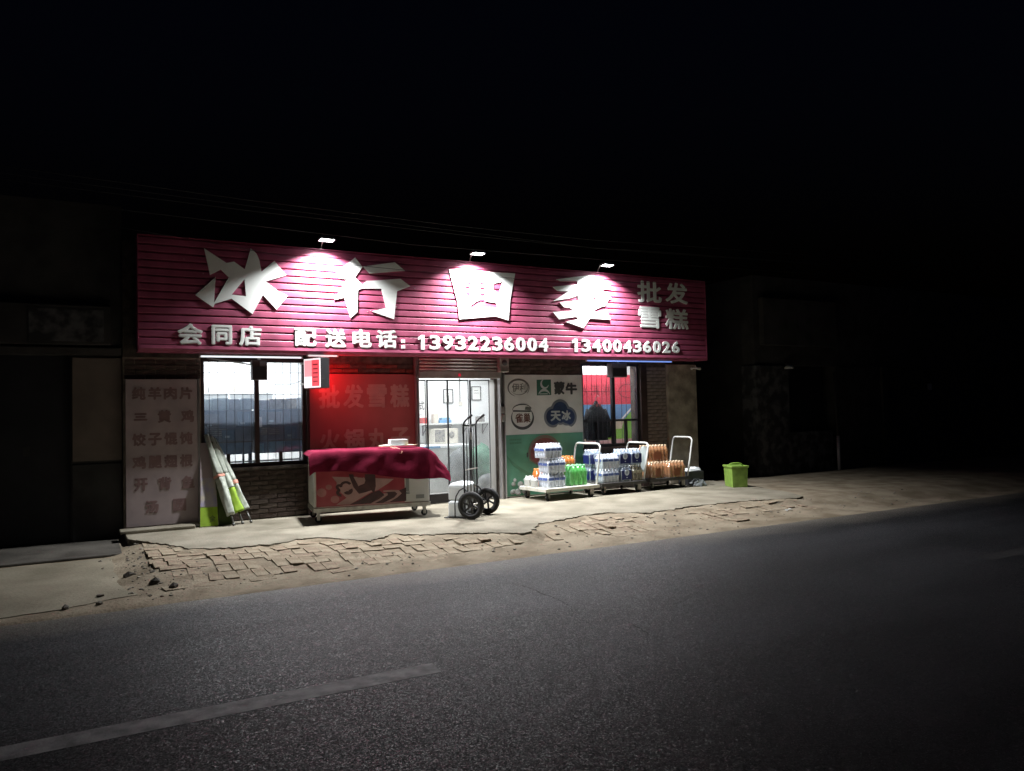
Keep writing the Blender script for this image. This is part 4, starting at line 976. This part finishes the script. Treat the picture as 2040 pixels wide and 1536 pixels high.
pack('blue', 3, 3, .037, .27, 8.08, -.38, .201, 0, 'lower blue labelled pack beside the white water packs', 'panel')
pack('blue', 3, 3, .037, .275, 8.07, -.36, .475, 1, 'upper blue labelled pack beside the white water packs', 'panel')
pack('tea', 3, 3, .037, .27, 8.325, -.38, .201, 0, 'clear brownish bottle pack under a blue labelled pack', 'strip')
pack('blue', 3, 3, .036, .275, 8.325, -.36, .475, -1, 'right hand upper blue labelled pack, next to the pale sheet', 'panel')
pack('peach', 4, 3, .038, .285, 8.80, -.30, .201, 1, 'lower left amber drink pack on the right hand trolley', 'arch')
pack('peach', 5, 3, .038, .285, 9.18, -.33, .201, -1, 'lower right amber drink pack on the right hand trolley', 'arch')
pack('peach', 7, 3, .038, .285, 8.85, -.10, .49, 1, 'upper amber drink pack on the right hand trolley', 'arch')
pack('peach', 7, 3, .038, .285, 8.85, -.03, .201, 1, 'amber drink pack directly under the upper one, behind the front row', None)
sheet = thing('plastic_sheet', 'pale bluish plastic sheet hanging by the handle of the middle trolley', 'plastic sheet', (8.62, -.3, .3))
mb = MB(); N = 12
for i in range(N+1):
    for j in range(N+1):
        u, v = i/N, j/N; mb.v.append(Vector((8.60+.11*v+.015*math.sin(u*7), -.36+.24*u, .33+.44*v+.012*math.sin(v*6+u*4))))
for i in range(N):
    for j in range(N): a = i*(N+1)+j; mb.f.append([a, a+N+1, a+N+2, a+1]); mb.m.append(0)
o = part('sheet', mb, film('sheet_film', (.62,.70,.70), .8, .3, .06), sheet, world=True, smooth=True); md = o.modifiers.new('solid', 'SOLIDIFY'); md.thickness = .003

# ------------------------------------------------------------------ black crate, bag, green basket
cr = thing('black_crate', 'black crate with white foam blocks on it beside the right hand trolley', 'crate', (9.95, -.02, 0), R(-6))
part('crate', MB().box(-.16,.20,-.15,.15,.002,.02).box(-.16,.20,-.15,-.135,.02,.26).box(-.16,.20,.135,.15,.02,.26).box(-.16,-.145,-.135,.135,.02,.26).box(.185,.20,-.135,.135,.02,.26), 'black_plastic', cr, bev=.005)
t = thing('foam_block', 'white foam block lying on the black crate', 'foam block', (9.93, -.04, .262), R(10))
part('block', MB().frustum(-.15,.06,-.11,.11,0,.045,.02,.02), 'foam', t, bev=.006)
t = thing('foam_block', 'second white foam block tilted on the right of the black crate', 'foam block', (10.08, .0, .264), R(-12))
part('block', MB().frustum(-.06,.08,-.11,.11,0,.06,.025,.02), 'foam', t, bev=.006)
bg_ = thing('plastic_bag', 'crumpled grey plastic bag on the pavement before the black crate', 'bag', (9.90, -.28, 0))
mb = MB(); n1_, n2_ = 18, 10
for i in range(n1_):
    for j in range(n2_+1):
        a = 2*math.pi*i/n1_; b_ = math.pi*.5*j/n2_
        rr = (.17*math.cos(b_))*(1+.35*noise.noise(Vector((math.cos(a)*2, math.sin(a)*2, j*.4)))); mb.v.append(Vector((rr*math.cos(a)*1.1, rr*math.sin(a)*.7, .003+.12*math.sin(b_)*(1+.4*noise.noise(Vector((i*.6, j*.5, 3))) ))))
for i in range(n1_):
    for j in range(n2_): a = i*(n2_+1)+j; b2 = ((i+1) % n1_)*(n2_+1)+j; mb.f.append([a, b2, b2+1, a+1]); mb.m.append(0)
part('bag', mb, 'bag_grey', bg_)
gb = thing('green_basket', 'bright green plastic bin standing alone on the pavement at the right', 'bin', (10.33, -.80, 0), R(-24))
def ringbox(mb, x, y, x2, y2, z0, z1, th, taper=0):
    o = [(-x,-y),(x,-y),(x,y),(-x,y)]; o2 = [(-x2,-y2),(x2,-y2),(x2,y2),(-x2,y2)]
    vs = [(a,b,z0) for a,b in o]+[(a,b,z1) for a,b in o2]+[(a-math.copysign(th,a),b-math.copysign(th,b),z1) for a,b in o2]+[(a-math.copysign(th,a),b-math.copysign(th,b),z0+.008) for a,b in o]
    fs = [(3,2,1,0),(12,13,14,15)]
    for r_ in range(3):
        for k in range(4): fs.append((r_*4+k, r_*4+(k+1)%4, (r_+1)*4+(k+1)%4, (r_+1)*4+k))
    return mb.add(vs, fs)
part('tub', ringbox(MB(), .135, .185, .148, .20, .002, .37, .006), 'green_basket', gb, bev=.012)
part('rim', MB().box(-.165,.165,-.217,-.196,.35,.385).box(-.165,.165,.196,.217,.35,.385).box(-.165,-.146,-.196,.196,.35,.385).box(.146,.165,-.196,.196,.35,.385), 'green_basket', gb, bev=.008)
part('lid', B(-.144,.144,-.194,.194,.36,.372), 'green_basket', gb, bev=.004)
part('handle', MB().tube([(-.13,.0,.375),(-.11,.0,.405),(-.05,.0,.422),(.05,.0,.422),(.11,.0,.405),(.13,.0,.375)], .012, 8), 'green_basket', gb, smooth=True)
part('embossed_mark', MB().plate(ellipse(0,.2,.035,.04,14), -.192, -.186), 'green_basket', gb)

for k, (x, y, a, lb) in enumerate(((9.04,-3.06,.4,'scrap of white paper on the dirt verge at the right'), (9.14,-3.04,1.9,'smaller scrap of white paper beside the other on the verge'))):
    t = thing('paper_scrap', lb, 'litter', (x, y, verge_z(x, y)+.006), a)
    part('scrap', MB().add([(-.03,-.02,.0),(.035,-.015,.012),(.03,.025,.002),(-.02,.03,.016),(0,0,.02)], [(0,1,4),(1,2,4),(2,3,4),(3,0,4)]), 'paper', t)
# ------------------------------------------------------------------ leaning boards and folded parasols by the menu board
pb = thing('picture_board', 'narrow printed board with a green foot leaning beside the menu board', 'board', (1.50, .0, 0), 0)
pb.rotation_euler = (R(-15), 0, R(-6))
part('board', MB().plate([(-.11,.004),(.12,.004),(.10,.62),(.02,1.15),(-.09,1.15)], 0, .018), 'menu', pb)
part('picture', MB().plate([(-.10,.27),(.105,.27),(.095,.66),(-.09,.66)], -.004, -.001), 'picture', pb)
part('green_foot', MB().plate([(-.107,.008),(.117,.008),(.11,.262),(-.103,.262)], -.004, -.001), 'lime', pb)
part('lettering', put(MB(), '全', .01, .085, .07, .15, -.008, -.005, .0), 'print_dark', pb)
gbd = thing('green_board', 'dark green tapering board leaning between the printed board and the parasols', 'board', (1.73, .05, 0), 0)
gbd.rotation_euler = (R(-12), 0, R(20))
part('board', MB().plate([(-.10,.004),(.12,.004),(.06,.6),(.0,1.15),(-.07,1.15)], 0, .016), 'cloth_green', gbd)
def parasol(bx, by, tx, ty, tz, r0, mats, label):
    t = thing('folded_parasol', label, 'parasol', (bx, by, 0), group='folded parasols leaning on the wall')
    b = Vector((0,0,.012)); tp = Vector((tx-bx, ty-by, tz)); d = tp-b
    part('pole', MB().tube([b, b+d*.13], .013, 8), 'pole_grey', t, smooth=True)
    part('foot', MB().tube([b-Vector((0,0,.008)), b+d*.02], .018, 8), 'pole_grey', t, smooth=True)
    for q, (s0, s1, m, w0, w1) in enumerate(mats):
        mb = MB(); n = 14; seg = 14; P = []; 
        side = d.cross(Vector((0,0,1))).normalized(); oth = d.cross(side).normalized()
        for k in range(n+1):
            f_ = s0+(s1-s0)*k/n; c = b+d*f_; rr = r0*(w0+(w1-w0)*k/n)
            for j in range(seg):
                a = 2*math.pi*j/seg; rj = rr*(1+.16*math.sin(4*a+f_*9)+.10*noise.noise(Vector((j*1.3, f_*14, bx*9))))
                mb.v.append(c+(side*math.cos(a)+oth*math.sin(a))*rj)
        for k in range(n):
            for j in range(seg): mb.f.append([k*seg+j, k*seg+(j+1)%seg, (k+1)*seg+(j+1)%seg, (k+1)*seg+j]); mb.m.append(0)
        mb.f.append([j for j in range(seg)]); mb.m.append(0); mb.f.append([n*seg+j for j in range(seg)]); mb.m.append(0)
        part('cloth', mb, m, t, smooth=True)
parasol(1.80, -.12, 1.52, .30, 1.22, .058, ((.11,.52,'cloth_white',1.05,1.0),(.521,.545,'strap',1.12,1.12),(.546,1.0,'cloth_white',1.0,.5)), 'white folded parasol nearest the printed board')
parasol(1.93, -.03, 1.58, .305, 1.20, .058, ((.13,.40,'lime',1.25,1.0),(.401,.56,'cloth_white',1.1,.95),(.561,1.0,'cloth_white',.9,.45)), 'folded parasol with lime green lower end, the middle one')
parasol(2.05, .02, 1.62, .31, 1.17, .048, ((.15,.45,'cloth_white',1.1,1.0),(.451,.49,'strap',1.15,1.15),(.491,1.0,'cloth_white',1.0,.45)), 'slimmest folded parasol, farthest right with a dark tip')

# ------------------------------------------------------------------ inside the shop
def room_light(x, y, power, label):
    t = thing('ceiling_light', label, 'lamp', (x, y, 2.76), group='fluorescent lights inside the shop')
    part('fitting', B(-.62,.62,-.05,.05,-.045,-.002), 'white_metal', t)
    part('tube', MB().tube([(-.6,0,-.065),(.6,0,-.065)], .014, 10), 'room_tube', t, smooth=True)
    li = bpy.data.lights.new('tube_light', 'AREA'); li.shape = 'RECTANGLE'; li.size = 1.2; li.size_y = .05; li.energy = power; li.color = (.94,.975,1)
    link('lamp_light', li, t, (0,0,-.085))
room_light(2.25, 1.75, ROOM_W*2.8, 'fluorescent ceiling light behind the left window')
room_light(5.9, 1.6, ROOM_W*1.6, 'fluorescent ceiling light behind the glass door')
room_light(8.6, .92, ROOM_W*.62, 'fluorescent ceiling light behind the right window')

def rack(x0, x1, label):
    t = thing('display_cooler', label, 'cooler', ((x0+x1)/2, .9, .012), group='dark coolers behind the left window')
    part('back_panel', B(x0, x1, .70, .73, 1.10, 1.56), 'cooler', t, world=True, bev=.006)
    part('lower_panel', B(x0, x1, .705, .73, .915, 1.09), 'cooler_blue', t, world=True, bev=.006)
    part('cabinet', B(x0, x1, .735, 1.25, .92, 1.55), 'cooler', t, world=True)
    part('trim', B(x0-.005, x1+.005, .69, .70, 1.085, 1.105), 'frame_dark', t, world=True)
    for xx in (x0+.02, x1-.05):
        for yy in (.72, 1.2): part('leg', B(xx, xx+.03, yy, yy+.03, .013, .914), 'frame_dark', t, world=True)
    part('vent', MB().box(x0+.08,x0+.35,.692,.699,1.18,1.30), 'frame_dark', t, world=True)
    for k in range(4): part('vent_slat', B(x0+.08, x0+.35, .685, .691, 1.19+k*.028, 1.205+k*.028), 'goods', t, world=True)
rack(1.50, 2.20, 'dark cooler behind the left half of the left window')
rack(2.24, 3.06, 'dark cooler behind the right half of the left window')
rnd = random.Random(11)
def carton(x0, x1, y0, y1, z0, z1, m, lb, cat='box'):
    t = thing('carton', lb, cat, ((x0+x1)/2, (y0+y1)/2, z0), group='goods inside the shop')
    part('box', B(x0, x1, y0, y1, z0, z1), m, t, world=True, bev=.006)
    part('flap', B(x0+.01, x1-.01, y0+.01, (y0+y1)/2, z1+.001, z1+.006), m, t, world=True)
for (x0, x1, h, m, lb) in ((1.51,1.66,.15,'pale_box','pale carton at far left on the coolers behind the left window'), (1.665,1.90,.165,'pale_box','pale blue carton second from left on the coolers'), (1.905,2.05,.15,'grey_box','grey carton on the left cooler'), (2.055,2.235,.16,'pale_box','pale carton on the left cooler next to the mullion'), (2.25,2.46,.13,'grey_box','grey carton on the right cooler next to the mullion'), (2.465,2.70,.145,'tan_box','tan carton in the middle of the right cooler'), (2.705,2.86,.15,'tan_box','second tan carton on the right cooler'), (2.865,3.05,.16,'grey_box','grey carton at the right end of the right cooler')):
    carton(x0, x1, .74+rnd.uniform(0,.03), 1.1, 1.562, 1.562+h, m, lb)
# trays, crates and tags stacked against the backs of the coolers
for k, (x0, x1, z0, z1, m, lb) in enumerate(((1.54,1.74,1.30,1.50,'grey_plastic','grey tray hung on the left cooler back'), (1.78,1.96,1.13,1.27,'cooler_blue','blue tray hung low on the left cooler back'), (1.99,2.17,1.32,1.53,'cooler_blue','dark blue tray beside the mullion on the left cooler back'), (2.40,2.62,1.34,1.52,'grey_plastic','grey tray hung on the right cooler back'), (2.66,2.84,1.12,1.30,'cooler_blue','blue tray hung low on the right cooler back'), (2.87,3.03,1.30,1.54,'grey_plastic','tall grey tray at the right end of the right cooler back'))):
    t = thing('storage_tray', lb, 'tray', ((x0+x1)/2, .68, z0), group='trays on the cooler backs')
    part('tray', MB().box(x0,x1,.665,.683,z0,z0+.015).box(x0,x1,.665,.683,z1-.015,z1).box(x0,x0+.015,.665,.683,z0+.015,z1-.015).box(x1-.015,x1,.665,.683,z0+.015,z1-.015).box(x0+.015,x1-.015,.676,.683,z0+.015,z1-.015), m, t, world=True, bev=.004)
    part('tag', B(x0+.04, x0+.10, .659, .664, z0+.03, z0+.06), 'pale_box', t, world=True)
ws = thing('wall_rack', 'pale rack of goods on the back wall behind the left window', 'rack', (2.9, 2.55, 1.5))
for zz in (1.55, 1.85): part('shelf', B(1.4, 2.9, 2.45, 2.678, zz, zz+.02), 'white_metal', ws, world=True)
for xx in (1.4, 2.15, 2.88): part('upright', B(xx, xx+.02, 2.42, 2.449, .02, 2.2), 'white_metal', ws, world=True)
for k in range(7): carton(1.46+k*.2, 1.46+k*.2+.16, 2.48, 2.62, 1.871, 1.95+.02*(k % 3), ('paper','beige','foam')[k % 3], ('first','second','third','fourth','fifth','sixth','seventh')[k]+' pale carton from the left on the back wall rack')
t = thing('paper_notice', 'small pale notice taped to the cooler back', 'notice', (2.34,.69,1.36)); part('sheet', B(2.28, 2.34, .678, .682, 1.30, 1.45), 'paper', t, world=True)
t = thing('price_card', 'pale blue card on the lower cooler panel', 'card', (2.3,.69,1.0)); part('card', B(2.29, 2.36, .678, .682, .93, 1.06), 'cyan_box', t, world=True)
t = thing('light_blue_crate', 'light blue plastic crate leaning under the right cooler', 'crate', (2.6,.68,.92)); part('crate', B(2.44, 2.66, .66, .684, .925, 1.08), 'cyan_box', t, world=True, bev=.006)
sf = thing('white_shelf', 'white bench under the coolers by the left window', 'bench', (2.2, .66, .0))
part('top', B(1.5, 3.0, .62, .69, .80, .82), 'white_wall', sf, world=True); 
for xx in (1.52, 2.2, 2.95): part('leg', B(xx, xx+.03, .63, .66, .013, .80), 'white_metal', sf, world=True)
t = thing('wall_fan', 'round white wall fan seen through the left window', 'fan', (3.6, 2.6, 1.9))
fan = MB()
for k in range(3): fan.tube([(3.62+.06*(k+1)*math.cos(2*math.pi*q/20), 2.55, 1.84+.06*(k+1)*math.sin(2*math.pi*q/20)) for q in range(21)], .006, 5)
part('guard', fan, 'grey_plastic', t, world=True, smooth=True); part('motor', MB().lathe([(.05,0),(.06,.03),(.05,.11)], 14, (3.62,2.57,1.84), (0,1,0)), 'white_metal', t, world=True, smooth=True)

# seen through the door
def frame_pic(x0, x1, z0, z1, lb):
    t = thing('framed_certificate', lb, 'picture', ((x0+x1)/2, 2.67, z0), group='framed certificates on the back wall')
    part('frame', MB().box(x0,x1,2.655,2.678,z0,z0+.018).box(x0,x1,2.655,2.678,z1-.018,z1).box(x0,x0+.018,2.655,2.678,z0+.018,z1-.018).box(x1-.018,x1,2.655,2.678,z0+.018,z1-.018), 'print_dark', t, world=True)
    part('sheet', B(x0+.018, x1-.018, 2.668, 2.677, z0+.018, z1-.018), 'paper', t, world=True)
    part('printed_lines', MB().box(x0+.05,x1-.05,2.663,2.667,(z0+z1)/2,(z0+z1)/2+.01).box(x0+.06,x1-.06,2.663,2.667,(z0+z1)/2+.05,(z0+z1)/2+.06), 'print_grey', t, world=True)
frame_pic(6.15, 6.36, 1.63, 1.91, 'framed certificate on the back wall, behind the middle door leaf')
frame_pic(6.76, 6.97, 1.68, 1.96, 'framed certificate on the back wall, nearest the right door post')
t = thing('wall_notice', 'white wall notice with one dark character behind the left door leaf', 'notice', (5.68, 2.66, 1.5)); part('sheet', B(5.50, 5.80, 2.664, 2.678, 1.44, 2.0), 'paper', t, world=True)
part('character', put(MB(), '式', 5.63, 5.75, 1.51, 1.68, 2.660, 2.663, .01), 'print_dark', t, world=True)
sf = thing('wall_shelf', 'long white wall shelf on brackets behind the glass door', 'shelf', (6.3, 2.55, 1.25))
part('board', B(5.45, 7.3, 2.40, 2.678, 1.225, 1.255), 'white_metal', sf, world=True)
for xx in (5.7, 6.2, 6.55, 6.98): part('bracket', MB().box(xx,xx+.02,2.43,2.66,1.205,1.224).box(xx,xx+.02,2.655,2.678,1.02,1.205).tube([(xx+.01,2.45,1.205),(xx+.01,2.66,1.04)], .008, 6), 'grey_plastic', sf, world=True)
carton(5.62, 5.72, 2.45, 2.6, 1.256, 1.36, 'goods_red', 'small red box on the wall shelf')
carton(5.97, 6.22, 2.45, 2.6, 1.256, 1.31, 'goods_blue', 'flat blue packet on the wall shelf')
carton(6.02, 6.20, 2.46, 2.6, 1.318, 1.35, 'cyan_box', 'pale blue packet on top of the blue one')
carton(5.86, 5.96, 2.48, 2.6, 1.256, 1.43, 'beige', 'beige tall box on the wall shelf')
carton(6.80, 6.95, 2.48, 2.6, 1.256, 1.36, 'goods', 'dark mottled box at the right of the wall shelf')
t = thing('cable_duct', 'thin white cable duct with a switch on the back wall', 'duct', (6.51, 2.67, 1.66)); part('duct', B(6.50, 6.52, 2.668, 2.678, 1.66, 2.75), 'goods', t, world=True); part('switch', B(6.48, 6.56, 2.66, 2.678, 1.58, 1.66), 'beige', t, world=True)
wm = thing('white_machine', 'pale white machine with a round dial under the wall shelf', 'machine', (6.0, 2.4, .86))
part('body', B(5.78, 6.28, 2.30, 2.66, .862, 1.15), 'beige', wm, world=True, bev=.01)
part('dial', MB().lathe([(.055,0),(.06,.01),(.045,.015)], 18, (6.14,2.30,1.03), (0,-1,0)), 'goods', wm, world=True, smooth=True)
part('side_panel', B(5.80, 6.0, 2.292, 2.299, .90, 1.13), 'goods', wm, world=True)
wf = thing('white_freezer', 'white chest freezer with blue lid edge inside the door', 'freezer', (5.9, 2.2, .013))
part('body', B(5.15, 6.35, 1.85, 2.6, .014, .80), 'white_metal', wf, world=True, bev=.015); part('lid', B(5.14, 6.36, 1.84, 2.61, .802, .858), 'foam', wf, world=True, bev=.01)
part('lid_edge', B(5.15, 5.7, 1.832, 1.839, .81, .85), 'goods_blue', wf, world=True)
def sack(cx, cy, rx, ry, h, m, lb):
    t = thing('sack', lb, 'sack', (cx, cy, .013), group='stuffed sacks inside the door'); mb = MB(); n1, n2 = 22, 14
    for i in range(n1):
        for j in range(n2+1):
            a = 2*math.pi*i/n1; f_ = j/n2; prof = (math.sin(math.pi*(.12+.88*f_)))**.45 if f_ < 1 else 0
            rr = prof*(1+.18*noise.noise(Vector((math.cos(a)*1.6+cx, math.sin(a)*1.6, f_*3))))
            mb.v.append(Vector((rx*rr*math.cos(a), ry*rr*math.sin(a), h*f_*(1+.08*noise.noise(Vector((i*.4, j*.3, cx)))))))
    for i in range(n1):
        for j in range(n2): a = i*(n2+1)+j; b2 = ((i+1) % n1)*(n2+1)+j; mb.f.append([a, b2, b2+1, a+1]); mb.m.append(0)
    part('sack', mb, m, t, smooth=True)
sack(6.38, 1.55, .26, .25, .86, 'bag_green', 'tall dark green sack inside the door, right of the freezer')
sack(5.92, 1.50, .22, .22, .80, 'bag_grey', 'grey sack inside the door, in front of the green one')
sack(6.22, 1.0, .20, .16, .36, 'bag_grey', 'low grey sack inside the door at the floor')

# behind the right window
bk_ = thing('promotional_banner', 'red, blue and green ice cream banner hanging behind the right window', 'banner', (8.8, 1.2, .8))
BY = 1.25
part('backing', B(8.0, 10.0, BY, BY+.012, .70, 2.66), 'white_wall', bk_, world=True)
part('red_field', MB().plate([(8.02,1.54),(9.98,1.54),(9.98,2.12),(8.02,2.12)], BY-.004, BY-.001), 'ban_red', bk_, world=True)
part('blue_field', MB().plate([(8.02,1.25),(9.98,1.25),(9.98,1.538),(8.02,1.538)], BY-.004, BY-.001), 'ban_blue', bk_, world=True)
part('tan_field', MB().plate([(8.02,.84),(9.98,.84),(9.98,1.248),(8.02,1.248)], BY-.004, BY-.001), 'ban_tan', bk_, world=True)
part('green_field', MB().plate([(8.62,.86),(9.98,.86),(9.98,1.52),(9.72,1.50),(9.42,1.24),(9.36,1.06),(8.98,1.04),(8.80,.98)], BY-.008, BY-.005), 'ban_green', bk_, world=True)
part('diagonal_stripe', MB().plate([(9.34,1.25),(9.39,1.25),(9.68,1.50),(9.63,1.50)], BY-.012, BY-.009), 'paper', bk_, world=True)
part('pink_field', MB().plate([(8.02,.72),(9.98,.72),(9.98,.838),(8.02,.838)], BY-.004, BY-.001), 'ban_pink', bk_, world=True)
for ch, x0, x1 in (('冰',8.38,8.56),('淇',8.62,8.84),('淋',8.90,9.10)): part('character', put(MB(), ch, x0, x1, 1.72, 1.93, BY-.008, BY-.005, -.01), 'ban_text', bk_, world=True)
part('oval_mark', MB().plate(arcband(9.52,1.80,.22,.14,.02,20,330), BY-.008, BY-.005), 'ban_text', bk_, world=True)
ct = thing('hanging_coat', 'dark coat hanging inside the right window', 'coat', (8.26, .56, .8))
mb = MB(); prof = [(.03,1.60),(.045,1.55),(.12,1.50),(.21,1.40),(.235,1.30),(.235,1.15),(.24,1.0),(.25,.88)]
n = 20
for (rx, z) in prof:
    for j in range(n):
        a = 2*math.pi*j/n; k = 1+.12*noise.noise(Vector((j*.9, z*4, 2)))
        mb.v.append(Vector((8.25+rx*math.cos(a)*k, .55+min(rx, .07)*math.sin(a)*k, z)))
for i in range(len(prof)-1):
    for j in range(n): mb.f.append([i*n+j, i*n+(j+1)%n, (i+1)*n+(j+1)%n, (i+1)*n+j]); mb.m.append(0)
part('body', mb, 'coat', ct, world=True, smooth=True)
for s_ in (-1, 1): part('sleeve', MB().tube([(8.25+s_*.16,.55,1.44),(8.25+s_*.235,.53,1.25),(8.25+s_*.25,.53,1.0),(8.25+s_*.245,.53,.92)], [.06,.06,.055,.05], 10), 'coat', ct, world=True, smooth=True)
part('hook', MB().tube([(8.25,.55,1.60),(8.25,.55,1.66),(8.25,.50,1.70),(8.25,.45,1.68)], .005, 6), 'steel', ct, world=True, smooth=True)
part('red_tag', MB().box(8.20,8.24,.475,.478,1.50,1.55).box(8.27,8.31,.475,.478,1.50,1.55), 'goods_red', ct, world=True)
sb = thing('counter', 'low pale counter under the hanging banner', 'counter', (8.8, 1.0, .013)); part('top', B(7.9, 9.9, .9, 1.22, .66, .70), 'ban_pink', sb, world=True); part('front', B(7.92, 9.88, .92, 1.2, .014, .658), 'beige', sb, world=True)

# ------------------------------------------------------------------ neighbour on the left
nl = thing('left_neighbour_building', 'unlit building at the left with a beige panel and dark doorway', 'building', (-3, .38, -.1))
part('wall', B(-14, .498, .42, .7, 2.30, 4.3), 'nb_wall', nl, world=True)
part('wall', B(-.10, .498, .42, .7, -.2, 2.298), 'nb_wall', nl, world=True)
part('wall', B(-14, -3.4, .42, .7, -.2, 2.298), 'nb_wall', nl, world=True)
part('panel', B(-.08, .488, .395, .418, .93, 2.27), 'nb_beige', nl, world=True, bev=.006, label='beige upper wall panel')
part('panel', B(-.08, .488, .395, .418, -.097, .89), 'nb_dark', nl, world=True, bev=.006)
part('lintel', B(-14, .49, .36, .418, 2.302, 2.40), 'nb_wall', nl, world=True, bev=.006)
part('door', B(-3.4, -.102, .50, .56, -.09, 2.298), 'nb_door', nl, world=True)
for xx in (-2.6, -1.75, -.95): part('door_post', B(xx, xx+.05, .47, .499, -.09, 2.298), 'nb_dark', nl, world=True)
part('notice', B(-.62,-.55,.494,.499,1.02,1.14), 'nb_wall', nl, world=True)
part('sign_board', B(-6, .36, .30, .40, 2.43, 2.94), 'nb_dark', nl, world=True, bev=.01)
part('sign_panel', B(-.55, .28, .29, .299, 2.47, 2.88), 'nb_mottle', nl, world=True)
# ------------------------------------------------------------------ neighbour on the right
nr = thing('right_neighbour_building', 'unlit building in the dark at the far right with a mottled pillar', 'building', (15, .5, -.1))
part('wall', B(12.35, 34, .56, .9, 2.30, 4.2), 'nb_wall', nr, world=True)
part('pillar', B(12.3, 13.3, .50, .9, -.2, 2.298), 'nb_mottle', nr, world=True, bev=.02)
part('low_wall', B(13.302, 14.66, .52, .9, -.2, .86), 'nb_mottle', nr, world=True)
part('window_recess', B(13.302, 14.66, .75, .9, .862, 2.298), 'nb_door', nr, world=True)
part('panel', B(14.85, 16.4, .52, .9, -.2, 2.298), 'nb_wall', nr, world=True)
part('pier', B(16.402, 16.6, .46, .9, -.2, 2.298), 'nb_wall', nr, world=True)
part('wall', B(16.602, 34, .6, .9, -.2, 2.298), 'nb_dark', nr, world=True)
part('sign_board', B(12.5, 14.8, .42, .55, 2.72, 3.72), 'nb_wall', nr, world=True, bev=.01)
part('side_wall', B(12.35, 12.6, .902, 7, -.2, 4.2), 'nb_dark', nr, world=True)
pp_ = thing('white_post', 'thin white post standing before the dark building at the right', 'post', (14.74, .44, -.06))
part('post', MB().tube([(0,0,.005),(-.005,.0,.8)], .035, 10), 'nb_white', pp_, smooth=True)
part('rail', MB().tube([(-.005,.0,.8),(-.05,.02,2.2)], .022, 8), 'nb_dark', pp_, smooth=True)
wl = thing('wall_lamp', 'small unlit pale lamp on the mottled pillar at the right', 'lamp', (13.2, .44, 2.26))
part('shade', MB().lathe([(.10,0),(.095,.03),(.06,.07),(.02,.085)], 16, (13.2,.40,2.22)), 'nb_white', wl, world=True, smooth=True); part('arm', MB().tube([(13.2,.40,2.30),(13.2,.50,2.33)], .01, 6), 'steel', wl, world=True)
wl = thing('meter_box', 'small pale box high on the dark wall at far right', 'box', (18.4, .58, 1.8))
part('case', B(18.34, 18.45, .55, .598, 1.74, 1.90), 'nb_white', wl, world=True, bev=.006); part('conduit', MB().tube([(18.40,.585,1.90),(18.40,.585,2.5)], .008, 6), 'nb_dark', wl, world=True)
